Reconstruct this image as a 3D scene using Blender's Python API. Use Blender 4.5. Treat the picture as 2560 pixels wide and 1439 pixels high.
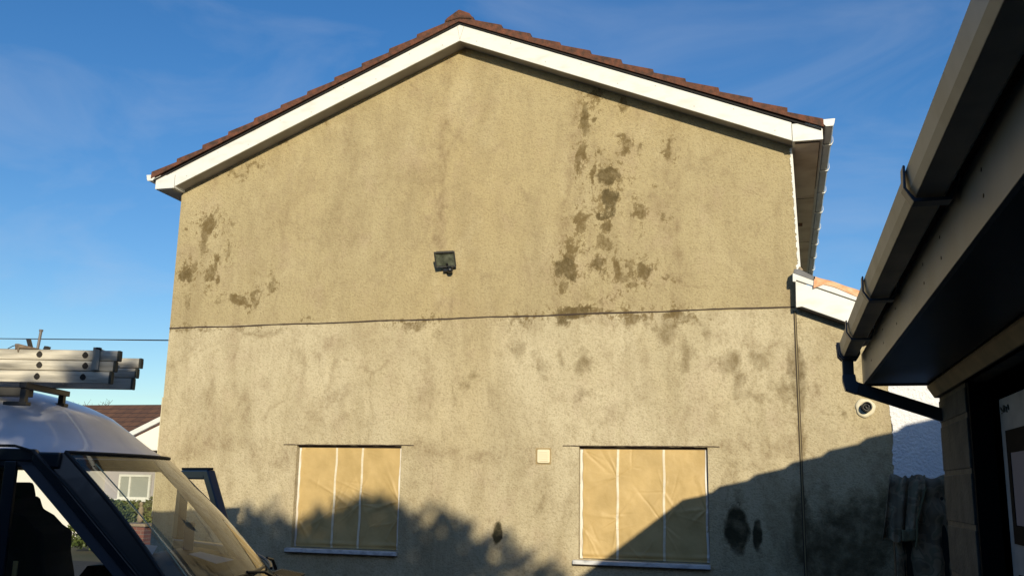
import bpy, bmesh, math, random
import numpy as np
from mathutils import Vector, Matrix, noise as mnoise
random.seed(7); np.random.seed(7)
R_ = math.radians
for o in list(bpy.data.objects): bpy.data.objects.remove(o)
SC = bpy.context.scene
COL = SC.collection

# ------------------------------------------------------------------ camera
F = 2400.7; YAW, PITCH, ROLL = R_(15.653), R_(11.621), R_(1.0522); EYE = 1.65
def _cam():
    cy, sy, cp, sp, cr, sr = math.cos(YAW), math.sin(YAW), math.cos(PITCH), math.sin(PITCH), math.cos(ROLL), math.sin(ROLL)
    f = np.array([-sy*cp, cy*cp, sp]); rt = np.array([cy, sy, 0]); up = np.cross(rt, f)
    return cr*rt+sr*up, -(-sr*rt+cr*up), f
CR, CD, CF = _cam(); RM = np.stack([CR, CD, CF])
cam = bpy.data.cameras.new('camera'); camo = bpy.data.objects.new('camera', cam); COL.objects.link(camo)
cam.sensor_width = 36; cam.lens = F/2560*36; cam.clip_start = 0.05; cam.clip_end = 3000
M = Matrix(((CR[0], -CD[0], -CF[0], 0), (CR[1], -CD[1], -CF[1], 0), (CR[2], -CD[2], -CF[2], EYE), (0, 0, 0, 1)))
camo.matrix_world = M
SC.camera = camo
def ray(x, y): return RM.T @ np.array([(x-1280)/F, (y-719.5)/F, 1.0])
def atY(x, y, Y): r = ray(x, y); p = r*Y/r[1]; return Vector((p[0], p[1], p[2]+EYE))
def atX(x, y, X): r = ray(x, y); p = r*X/r[0]; return Vector((p[0], p[1], p[2]+EYE))

# ------------------------------------------------------------------ sun and sky
SA, SB = 0.379, 0.285            # the shadow of a point 1 m in front of the gable wall falls SA left and SB down
sun_dir = Vector((SA, -1, SB)).normalized()
elev = math.asin(sun_dir.z); azi = math.atan2(sun_dir.x, sun_dir.y)
SC.view_settings.view_transform = 'Standard'; SC.view_settings.look = 'None'
SC.view_settings.exposure = 0.0; SC.view_settings.gamma = 1.0
L = bpy.data.lights.new('sun', 'SUN'); L.energy = 4.8; L.angle = R_(0.53); L.color = (1.0, 0.895, 0.67)
so = bpy.data.objects.new('sun', L); COL.objects.link(so)
so.rotation_euler = sun_dir.to_track_quat('Z', 'Y').to_euler()
W = bpy.data.worlds.new('World'); SC.world = W; W.use_nodes = True
nt = W.node_tree; nt.nodes.clear()
def N(t, typ, **k):
    n = t.nodes.new(typ)
    for a, b in k.items(): setattr(n, a, b)
    return n
sky = N(nt, 'ShaderNodeTexSky', sky_type='NISHITA'); sky.sun_disc = False
sky.sun_elevation = elev; sky.sun_rotation = azi % (2*math.pi)
sky.air_density = 1.0; sky.dust_density = 0.4; sky.ozone_density = 2.6; sky.altitude = 50
bg = N(nt, 'ShaderNodeBackground'); bg.inputs[1].default_value = 0.114
hs = N(nt, 'ShaderNodeHueSaturation'); hs.inputs['Saturation'].default_value = 1.29; hs.inputs['Hue'].default_value = .508; hs.inputs['Value'].default_value = 1.16
tc = N(nt, 'ShaderNodeTexCoord')
mp = N(nt, 'ShaderNodeMapping'); mp.inputs['Scale'].default_value = (1.6, 2.6, 4.6); mp.inputs['Rotation'].default_value = (R_(24), R_(-32), R_(14)); mp.inputs['Location'].default_value = (.9, .35, .2)
cn = N(nt, 'ShaderNodeTexNoise'); cn.inputs['Scale'].default_value = 2.3; cn.inputs['Detail'].default_value = 7; cn.inputs['Roughness'].default_value = 0.55; cn.inputs['Distortion'].default_value = 0.6
cr = N(nt, 'ShaderNodeMapRange'); cr.inputs['From Min'].default_value = 0.45; cr.inputs['From Max'].default_value = 0.80; cr.inputs['To Max'].default_value = 0.25
mx = N(nt, 'ShaderNodeMix', data_type='RGBA'); mx.inputs['B'].default_value = (5.2, 5.6, 6.4, 1)
nt.links.new(tc.outputs['Generated'], mp.inputs['Vector']); nt.links.new(mp.outputs[0], cn.inputs['Vector'])
nt.links.new(cn.outputs['Fac'], cr.inputs['Value']); nt.links.new(cr.outputs[0], mx.inputs['Factor'])
nt.links.new(sky.outputs[0], hs.inputs['Color']); nt.links.new(hs.outputs[0], mx.inputs['A'])
ow = N(nt, 'ShaderNodeOutputWorld')
nt.links.new(mx.outputs['Result'], bg.inputs[0]); nt.links.new(bg.outputs[0], ow.inputs[0])

# ------------------------------------------------------------------ materials
def mat(name, col, rough=0.6, col2=None, nscale=8, bump=0, bscale=40, spec=0.5, metal=0, stretch=(1, 1, 1), coat=0, lo=.35, hi=.65, bdist=0.01, detail=4):
    m = bpy.data.materials.new(name); m.use_nodes = True; t = m.node_tree
    b = t.nodes['Principled BSDF']; b.inputs['Roughness'].default_value = rough
    b.inputs['Base Color'].default_value = (*col, 1); b.inputs['Specular IOR Level'].default_value = spec
    b.inputs['Metallic'].default_value = metal; b.inputs['Coat Weight'].default_value = coat
    if col2 or bump:
        c = N(t, 'ShaderNodeTexCoord'); mp = N(t, 'ShaderNodeMapping'); mp.inputs['Scale'].default_value = stretch
        t.links.new(c.outputs['Object'], mp.inputs['Vector'])
    if col2:
        n = N(t, 'ShaderNodeTexNoise'); n.inputs['Scale'].default_value = nscale; n.inputs['Detail'].default_value = detail
        r = N(t, 'ShaderNodeMapRange'); r.inputs['From Min'].default_value = lo; r.inputs['From Max'].default_value = hi
        x = N(t, 'ShaderNodeMix', data_type='RGBA'); x.inputs['A'].default_value = (*col, 1); x.inputs['B'].default_value = (*col2, 1)
        t.links.new(mp.outputs[0], n.inputs['Vector']); t.links.new(n.outputs['Fac'], r.inputs['Value'])
        t.links.new(r.outputs[0], x.inputs['Factor']); t.links.new(x.outputs['Result'], b.inputs['Base Color'])
    if bump:
        n = N(t, 'ShaderNodeTexNoise'); n.inputs['Scale'].default_value = bscale; n.inputs['Detail'].default_value = 4
        u = N(t, 'ShaderNodeBump'); u.inputs['Strength'].default_value = bump; u.inputs['Distance'].default_value = bdist
        t.links.new(mp.outputs[0], n.inputs['Vector']); t.links.new(n.outputs['Fac'], u.inputs['Height']); t.links.new(u.outputs[0], b.inputs['Normal'])
    return m
WHITE = mat('white_upvc', (.72, .72, .69), .35, (.60, .585, .53), 4, stretch=(1, 1, 3), lo=.5, hi=.8, detail=8)
SOFFW = mat('weathered_soffit', (.74, .66, .57), .5, (.42, .32, .25), 2.2, detail=8, lo=.4, hi=.75)
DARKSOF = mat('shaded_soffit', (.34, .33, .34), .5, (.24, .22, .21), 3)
TILE = mat('concrete_roof_tile', (.150, .055, .030), .9, (.055, .030, .020), 13, .8, 60, lo=.38, hi=.66, detail=8)
UNDER = mat('undercloak', (.014, .012, .012), .9)
BEAD = mat('dark_bead', (.045, .028, .018), .8)
BEADG = mat('corner_bead_pale', (.24, .19, .09), .6)
PLASTER = mat('white_filler', (.85, .83, .78), .8, bump=.5, bscale=60)
PAPER = mat('kraft_masking_paper', (.56, .40, .175), .52, (.46, .325, .135), 4, .25, 25, spec=.35, stretch=(1, 1, 1))
TAPE = mat('masking_tape', (.66, .57, .40), .5, (.74, .68, .54), 14)
FRAME = mat('window_frame_white', (.74, .71, .66), .35, (.50, .43, .33), 14, stretch=(1, 1, .3), lo=.5, hi=.75)
SILL = mat('sill_white', (.66, .66, .66), .45, (.30, .30, .32), 9, stretch=(1, 1, 2), lo=.45, hi=.75)
GLASSW = mat('window_glass', (.02, .025, .03), .05)
CREAM = mat('cream_plastic', (.76, .68, .48), .4)
BLACK = mat('black_plastic', (.012, .012, .013), .35)
RUBBER = mat('black_rubber', (.01, .01, .011), .7)
GUTG = mat('grey_gutter_plastic', (.36, .32, .25), .42, (.20, .18, .14), 5, stretch=(1, 1, 1), lo=.4, hi=.8, detail=8)
BRKT = mat('slate_gutter_bracket', (.075, .095, .125), .4)
PIPE = mat('black_downpipe', (.055, .058, .06), .5)
FASC = mat('garage_fascia', (.215, .21, .195), .40, (.16, .15, .125), 4, detail=8, lo=.4, hi=.8)
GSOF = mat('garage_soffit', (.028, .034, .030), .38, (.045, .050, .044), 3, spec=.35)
TRIM = mat('garage_trim_timber', (.16, .13, .075), .6, (.08, .07, .045), 6)
ORANGE = mat('roof_membrane_orange', (.66, .28, .12), .6, (.80, .50, .30), 12, .6, 30)
LEAD = mat('lead_flashing', (.13, .135, .15), .5, (.09, .09, .10), 10)
ALU = mat('weathered_aluminium', (.62, .57, .47), .65, (.22, .20, .165), 4, .35, 20, metal=.1, stretch=(.6, 3, 6), lo=.4, hi=.75, detail=8)
ALU2 = mat('grimy_aluminium', (.40, .37, .32), .6, (.20, .20, .17), 4, .35, 20, metal=.2, stretch=(.8, 3, 5), lo=.35, hi=.7, detail=8)
HOLE = mat('rung_bore', (.02, .016, .012), .8)
STEEL = mat('rack_steel', (.03, .028, .026), .5)
RUST = mat('clamp_steel', (.20, .15, .10), .6, (.09, .06, .04), 20)
VWHITE = mat('van_white_paint', (.72, .71, .76), .42, (.62, .61, .65), 3, coat=.35, spec=.5)
VNAVY = mat('van_navy_paint', (.003, .009, .016), .3, coat=.15)
VTRIM = mat('van_black_trim', (.008, .010, .012), .55)
SEAT = mat('seat_fabric', (.008, .009, .010), .9)
DASH = mat('dashboard_plastic', (.018, .022, .024), .6)
PAPERW = mat('white_paper_sheet', (.62, .68, .78), .7)
INK = mat('ink', (.03, .03, .05), .8)
BWALL = mat('bungalow_white_render', (.80, .76, .68), .8, bump=.3, bscale=30)
BSHADE = mat('bungalow_shaded_render', (.36, .34, .37), .8, bump=.3, bscale=30)  # grey colour paints the shade that falls on this wall
BLIND = mat('window_blind', (.33, .35, .33), .5, (.27, .29, .27), 40, stretch=(1, 1, 8))
STONE = mat('garden_stone', (.34, .26, .17), .8, (.24, .18, .12), 20)
BRICK = None
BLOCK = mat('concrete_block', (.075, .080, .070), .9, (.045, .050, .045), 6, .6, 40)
MORT = mat('mortar_joint', (.13, .115, .085), .9, (.085, .08, .06), 14, .4, 40)
ASPH = mat('driveway_asphalt', (.032, .032, .032), .9, (.042, .041, .040), 6, .6, 90)
GRND = mat('verge_ground', (.07, .075, .035), .95, (.10, .09, .05), .6, .4, 8)
BARK = mat('bark', (.09, .065, .045), .9, (.05, .036, .025), 12, .5, 30)
LEAF = mat('evergreen_leaf', (.045, .075, .018), .6, (.085, .11, .028), 3.5)
HEDGE = mat('hedge_leaf', (.055, .085, .018), .6, (.12, .14, .03), 3)
DOORW = mat('grey_white_door', (.23, .29, .34), .6, (.15, .20, .24), 5, spec=.2)
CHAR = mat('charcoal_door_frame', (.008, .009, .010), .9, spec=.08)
PANEL = mat('frosted_panel', (.20, .19, .23), .7, spec=.2)
CAMO = None
GATEW = mat('dark_gate_timber', (.022, .026, .020), .85, (.012, .014, .011), 9, stretch=(1, 1, .2))
TAG = mat('pale_cuff_lining', (.20, .17, .09), .8, (.15, .13, .07), 20)

def glass(name, tint=(1, 1, 1), trans=.85, rough=.02):
    m = bpy.data.materials.new(name); m.use_nodes = True; t = m.node_tree; t.nodes.clear()
    o = N(t, 'ShaderNodeOutputMaterial'); tr = N(t, 'ShaderNodeBsdfTransparent'); tr.inputs[0].default_value = (*tint, 1)
    g = N(t, 'ShaderNodeBsdfGlossy'); g.inputs['Roughness'].default_value = rough
    fr = N(t, 'ShaderNodeFresnel'); fr.inputs['IOR'].default_value = 1.5
    a = N(t, 'ShaderNodeMixShader'); d = N(t, 'ShaderNodeBsdfDiffuse'); d.inputs[0].default_value = (.42, .36, .22, 1)
    b = N(t, 'ShaderNodeMixShader'); b.inputs[0].default_value = 1-trans
    mm = N(t, 'ShaderNodeMath', operation='MULTIPLY'); mm.inputs[1].default_value = 1.5; mm.use_clamp = True
    t.links.new(fr.outputs[0], mm.inputs[0]); t.links.new(mm.outputs[0], a.inputs[0])
    t.links.new(tr.outputs[0], b.inputs[1]); t.links.new(d.outputs[0], b.inputs[2])
    t.links.new(b.outputs[0], a.inputs[1]); t.links.new(g.outputs[0], a.inputs[2]); t.links.new(a.outputs[0], o.inputs[0])
    return m
SCREEN = glass('dusty_windscreen', (.93, .95, .90), .90, .03)
SIDEGL = glass('side_glass', (.90, .92, .92), .99)
QUARTER = glass('tinted_quarter_light', (.07, .08, .10), .97)
LAMPGL = glass('lamp_glass', (.75, .78, .75), .97)

def tile_mat(name, c1, c2, mortar, sx, sy, plane='XZ'):
    m = bpy.data.materials.new(name); m.use_nodes = True; t = m.node_tree; b = t.nodes['Principled BSDF']
    b.inputs['Roughness'].default_value = .85
    c = N(t, 'ShaderNodeTexCoord'); sp = N(t, 'ShaderNodeSeparateXYZ'); cb = N(t, 'ShaderNodeCombineXYZ')
    t.links.new(c.outputs['Object'], sp.inputs[0])
    a, d = {'XZ': ('X', 'Z'), 'XY': ('X', 'Y'), 'YZ': ('Y', 'Z')}[plane]
    t.links.new(sp.outputs[a], cb.inputs[0]); t.links.new(sp.outputs[d], cb.inputs[1])
    br = N(t, 'ShaderNodeTexBrick'); br.inputs['Scale'].default_value = 1; br.inputs['Brick Width'].default_value = sx; br.inputs['Row Height'].default_value = sy
    br.inputs['Mortar Size'].default_value = min(sx, sy)*.06; br.inputs['Color1'].default_value = (*c1, 1); br.inputs['Color2'].default_value = (*c2, 1); br.inputs['Mortar'].default_value = (*mortar, 1)
    t.links.new(cb.outputs[0], br.inputs['Vector']); t.links.new(br.outputs['Color'], b.inputs['Base Color'])
    u = N(t, 'ShaderNodeBump'); u.inputs['Strength'].default_value = .6; u.inputs['Distance'].default_value = .02; u.invert = True
    t.links.new(br.outputs['Fac'], u.inputs['Height']); t.links.new(u.outputs[0], b.inputs['Normal'])
    return m
BGTILE = tile_mat('bungalow_roof_tile', (.16, .075, .038), (.11, .052, .028), (.03, .016, .011), .30, .16)

# ------------------------------------------------------------------ geometry helpers
class MB:
    def __init__(s): s.v = []; s.f = []
    def add(s, vs, fs):
        n = len(s.v); s.v += [tuple(v) for v in vs]; s.f += [tuple(i+n for i in f) for f in fs]; return s
    def box(s, x0, x1, y0, y1, z0, z1):
        return s.add([(x0, y0, z0), (x1, y0, z0), (x1, y1, z0), (x0, y1, z0), (x0, y0, z1), (x1, y0, z1), (x1, y1, z1), (x0, y1, z1)],
                     [(0, 3, 2, 1), (4, 5, 6, 7), (0, 1, 5, 4), (1, 2, 6, 5), (2, 3, 7, 6), (3, 0, 4, 7)])
    def prism(s, pts, d0, d1, axis='Y'):   # polygon pts in the plane across axis, extruded d0..d1
        n = len(pts)
        def mk(p, d): return {'Y': (p[0], d, p[1]), 'X': (d, p[0], p[1]), 'Z': (p[0], p[1], d)}[axis]
        vs = [mk(p, d0) for p in pts]+[mk(p, d1) for p in pts]
        return s.add(vs, [tuple(range(n)), tuple(range(2*n-1, n-1, -1))]+[(i, i+n, (i+1) % n+n, (i+1) % n) for i in range(n)])
    def tube(s, path, r, n=8, r2=None, cap=True):
        path = [Vector(p) for p in path]; k = len(path); vs = []; up = Vector((.13, .21, .97)).normalized()
        for i, p in enumerate(path):
            d = (path[min(i+1, k-1)]-path[max(i-1, 0)]).normalized(); a = d.cross(up)
            if a.length < 1e-3: a = d.cross(Vector((1, 0, 0)))
            a.normalize(); b = d.cross(a)
            rr = r if r2 is None else r+(r2-r)*i/(k-1)
            for j in range(n):
                t = 2*math.pi*j/n; vs.append(p+a*rr*math.cos(t)+b*rr*math.sin(t))
        fs = [(i*n+j, i*n+(j+1) % n, (i+1)*n+(j+1) % n, (i+1)*n+j) for i in range(k-1) for j in range(n)]
        if cap: fs += [tuple(range(n-1, -1, -1)), tuple(range((k-1)*n, k*n))]
        return s.add(vs, fs)
    def sweep(s, prof, path, axes):       # prof points (a,b); path points; axes = function(point index)->(A,B)
        k = len(path); n = len(prof); vs = []
        for i, p in enumerate(path):
            A, B = axes(i); p = Vector(p)
            vs += [p+A*a+B*b for a, b in prof]
        fs = [(i*n+j, i*n+(j+1) % n, (i+1)*n+(j+1) % n, (i+1)*n+j) for i in range(k-1) for j in range(n)]
        fs += [tuple(range(n-1, -1, -1)), tuple(range((k-1)*n, k*n))]
        return s.add(vs, fs)
    def grid(s, P):                       # P[i][j] points
        a, b = len(P), len(P[0])
        return s.add([p for row in P for p in row], [(i*b+j, i*b+j+1, (i+1)*b+j+1, (i+1)*b+j) for i in range(a-1) for j in range(b-1)])
    def blob(s, c, r, seg=14, rings=8):
        c = Vector(c); P = [[c+Vector((r[0]*math.sin(math.pi*i/rings)*math.cos(2*math.pi*j/seg), r[1]*math.sin(math.pi*i/rings)*math.sin(2*math.pi*j/seg), r[2]*math.cos(math.pi*i/rings))) for j in range(seg+1)] for i in range(rings+1)]
        return s.grid(P)
    def build(s, name, m, parent=None, smooth=False, bevel=0, thick=0, seg=2):
        me = bpy.data.meshes.new(name); me.from_pydata(s.v, [], s.f); me.validate(); me.update()
        if smooth:
            bm = bmesh.new(); bm.from_mesh(me); bmesh.ops.remove_doubles(bm, verts=bm.verts, dist=1e-5); bmesh.ops.recalc_face_normals(bm, faces=bm.faces); bm.to_mesh(me); bm.free()
            for p in me.polygons: p.use_smooth = True
        else:
            bm = bmesh.new(); bm.from_mesh(me); bmesh.ops.recalc_face_normals(bm, faces=bm.faces); bm.to_mesh(me); bm.free()
        me.materials.append(m)
        o = bpy.data.objects.new(name, me); COL.objects.link(o)
        if parent: o.parent = parent
        if thick:
            q = o.modifiers.new('solid', 'SOLIDIFY'); q.thickness = thick; q.offset = 0
        if bevel:
            q = o.modifiers.new('bevel', 'BEVEL'); q.width = bevel; q.segments = seg; q.limit_method = 'ANGLE'; q.angle_limit = R_(35)
        return o
def tag(o, label=None, cat=None, group=None, kind=None):
    for k, v in (('label', label), ('category', cat), ('group', group), ('kind', kind)):
        if v: o[k] = v
    return o
def empty(name, loc=(0, 0, 0), rz=0, label=None, cat=None, group=None):
    o = bpy.data.objects.new(name, None); COL.objects.link(o); o.location = loc; o.rotation_euler = (0, 0, rz); o.empty_display_size = .2
    return tag(o, label, cat, group)

# ------------------------------------------------------------------ the gable wall: stains with a shape of their own, plus painted shade at lower right, kept as a mesh attribute
WY = 10.5
WETS_AND_SHADE = [ # px x, y, radius x, radius y, strength
(521,560,20,18,.85),(515,585,10,22,.7),(528,545,14,12,.7),(505,625,10,18,.45),(572,620,10,20,.45),(466,692,18,15,.9),(484,668,9,18,.7),(462,668,8,12,.6),(527,690,10,28,.8),(542,658,6,20,.7),(545,695,5,15,.6),(462,570,6,12,.5),(593,752,22,13,.8),(612,762,14,9,.8),(638,740,12,20,.65),(652,722,12,8,.5),(682,712,9,20,.45),(468,762,7,16,.4),(546,757,10,8,.4),(550,530,10,5,.4),(578,565,5,10,.4),(775,795,8,6,.6),(640,410,24,8,.55),(780,300,22,10,.5),(810,310,10,10,.4),(705,350,14,8,.5),(590,430,40,8,.5),
(1462,297,12,34,.9),(1452,388,9,35,.85),(1488,235,20,14,.85),(1554,262,12,20,.55),(1525,440,24,20,.95),(1483,442,7,28,.85),(1519,497,22,30,1.),(1502,535,15,9,.95),(1527,535,4,24,.8),(1517,568,11,14,.9),(1510,612,16,22,.55),(1498,662,11,18,.9),(1482,655,8,15,.5),(1450,560,14,22,.75),(1430,612,18,20,.8),(1417,676,20,28,.95),(1424,640,10,20,.8),(1408,728,8,18,.7),(1560,362,12,20,.7),(1545,345,14,8,.5),(1596,370,10,22,.5),(1500,375,9,8,.55),(1600,525,11,20,.7),(1580,535,7,8,.5),(1675,372,9,24,.65),(1660,380,12,8,.45),(1663,543,9,18,.45),(1597,577,7,8,.45),(1542,680,10,30,.8),(1575,672,6,24,.65),(1611,678,15,20,.9),(1560,700,25,10,.5),(1582,720,16,12,.7),(1671,693,14,8,.55),(1506,743,6,10,.55),(1640,457,5,5,.6),(1480,745,60,20,.25),
(1436,781,38,8,.9),(1500,778,34,6,.85),(1430,792,46,9,.95),(1587,797,34,16,.85),(1678,791,24,14,.85),(1667,828,20,24,.8),(1640,822,12,14,.6),(1716,812,36,9,.7),(1764,826,14,12,.6),(1300,803,30,10,.6),(1040,806,40,9,.7),(640,828,60,7,.5),(480,826,60,6,.55),
(1294,877,15,24,.6),(1334,888,13,10,.5),(1353,925,11,26,.5),(1398,883,10,14,.5),(1404,908,11,14,.6),(1462,900,20,26,.85),(1456,979,14,16,.65),(1188,940,16,16,.7),(1168,968,10,14,.6),(1133,978,5,26,.55),(1094,842,7,12,.5),(1720,882,16,20,.7),(1717,916,13,20,.85),(1500,1000,8,18,.4),(1820,908,26,30,.85),(1840,950,13,34,.65),(1790,915,20,8,.5),(1897,900,24,18,.75),(1883,985,32,18,.65),(1956,975,16,36,.75),(1932,960,10,24,.6),(1997,925,20,60,.95),(1994,985,18,45,.9),(1999,1085,8,50,.85),(1890,1045,8,30,.35),(2112,1029,10,16,.8),(2063,1037,6,9,.5),(2050,985,16,12,.4),(1820,1160,30,10,.3),
(1842,1325,26,58,1.5),(1893,1337,12,42,1.4),(1244,1332,9,26,1.6),(2000,1270,16,50,.9),(2010,1350,28,80,1.1),(1925,1275,14,10,.5),(2105,1300,60,34,1.05),(2110,1400,130,95,1.15),(2200,1340,60,80,1.15),(2230,1260,40,60,.9),(1850,1240,10,20,.45),(1345,1265,8,22,.45),(2140,1260,90,30,.5)]  # broad lower-right blobs: wet render together with painted shade
SOFT = [ # polylines in px, width, strength: old run-down marks and patched seams
([(1118,150),(1112,330),(1104,480),(1100,620)],9,.75),([(1105,240),(1060,260),(1030,215)],12,.45),([(870,300),(866,420),(840,540),(830,600)],16,.35),([(985,320),(940,420),(900,520),(860,640)],26,.28),([(1010,440),(1090,420)],14,.3),([(1445,240),(1425,450),(1400,640),(1392,760)],10,.65),([(1686,270),(1680,420),(1676,560),(1700,700),(1690,770)],12,.65),([(690,520),(650,600),(630,690)],18,.25),([(800,740),(860,700),(980,620)],14,.3),([(760,440),(720,520),(700,560)],18,.35),([(1150,330),(1115,370),(1085,460)],14,.3),
([(410,1125),(480,1130),(560,1115),(600,1098),(650,1140),(700,1150),(735,1115)],13,.65),([(1040,1115),(1120,1135),(1200,1140),(1290,1125),(1330,1128)],13,.6),([(1800,1118),(1880,1112),(1960,1122),(2000,1105)],13,.6),([(1380,1120),(1300,1085),(1250,1070)],14,.3),
([(830,830),(815,870),(800,890)],11,.55),([(855,850),(840,910),(835,960)],8,.4),([(740,830),(720,880)],14,.3),([(505,835),(500,870)],8,.4),([(870,980),(835,985),(790,1020),(775,1060)],15,.5),([(600,985),(620,1000),(600,1040),(585,1045)],13,.55),([(460,985),(490,1010)],9,.5),([(535,965),(530,985)],10,.45),([(655,1050),(658,1085)],6,.5),([(540,1060),(545,1085)],5,.55),([(610,1080),(560,1090)],9,.4),([(920,830),(910,900),(930,960)],14,.25),([(975,900),(980,1000)],16,.3),([(860,1000),(865,1060)],14,.35),([(1240,1020),(1320,1050),(1370,1100)],18,.3),([(1600,900),(1620,960)],14,.3),([(1740,1000),(1700,1080)],14,.3),([(560,1150),(575,1240)],8,.35),([(430,1160),(425,1240)],14,.3),([(1760,830),(1900,870),(1975,860)],12,.4),([(1990,830),(1990,1100)],16,.3),([(1100,760),(1090,790)],12,.5),([(1540,1010),(1545,1060)],10,.3)]
def vnoise(X, Z, f, seed):
    rs = np.random.RandomState(seed); T = rs.uniform(-1, 1, (256, 256)); x = X*f+37.3; z = Z*f+91.7
    i, j = np.floor(x).astype(int), np.floor(z).astype(int); u, v = x-i, z-j; u = u*u*(3-2*u); v = v*v*(3-2*v)
    g = lambda a, b: T[a % 256, b % 256]
    return (g(i, j)*(1-u)+g(i+1, j)*u)*(1-v)+(g(i, j+1)*(1-u)+g(i+1, j+1)*u)*v
def fbm(X, Z, f, seed, n=4, gain=.6): return sum(vnoise(X, Z, f*2.1**k, seed+k)*gain**k for k in range(n))
def wallmask(X, Z):
    X0, Z0 = X, Z
    X = X+.046*fbm(X0, Z0*.45, 8, 1, 5, .68); Z = Z+.055*fbm(X0, Z0*.8, 7, 11, 5, .68)
    gap = fbm(X0, Z0*.75, 9, 31, 4, .7)
    halo = np.zeros_like(X); wet = np.zeros_like(X); stg = np.zeros_like(X); soft = np.zeros_like(X)
    XA, ZA = X, Z
    for (x, y, rx, ry, s) in WETS_AND_SHADE:
        wq = .35 if s >= 1.2 else 1.0; X = X0+(XA-X0)*wq; Z = Z0+(ZA-Z0)*wq
        c = atY(x, y, WY); ex = atY(x+rx, y, WY).x-c.x; ez = abs(atY(x, y+ry, WY).z-c.z)
        d = np.sqrt(((X-c.x)/(ex*1.65))**2+((Z-c.z)/(ez*1.55))**2); halo = np.maximum(halo, np.clip(1-d/2.3, 0, 1)*min(s+.15, 1)) if s < 1.2 else halo; v = np.clip(1-d, 0, 1)+(gap*.22*(1.15-min(s, 1)) if s < 1.2 else 0)*(d < 1.05); v = np.clip(v, 0, 1)
        v = np.minimum(v*1.5, 1)
        up = v*min(s, 1) > wet*1.0; wet = np.where(up, v*min(s, 1)**.5, wet); stg = np.maximum(stg, np.where(v > 0, np.minimum(v*3, 1)*s, 0))
    X, Z = XA, ZA
    for pts, w, s in SOFT:
        P = [atY(x, y, WY) for x, y in pts]; ww = w*.0047
        for a, b in zip(P, P[1:]):
            dx, dz = b.x-a.x, b.z-a.z; t = np.clip(((X-a.x)*dx+(Z-a.z)*dz)/(dx*dx+dz*dz), 0, 1)
            d = np.hypot(X-a.x-t*dx, Z-a.z-t*dz)/ww; soft = np.maximum(soft, s*np.exp(-d*d*.5))
    return wet, stg, soft*np.clip(.75+.5*gap, .2, 1.4), halo

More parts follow.
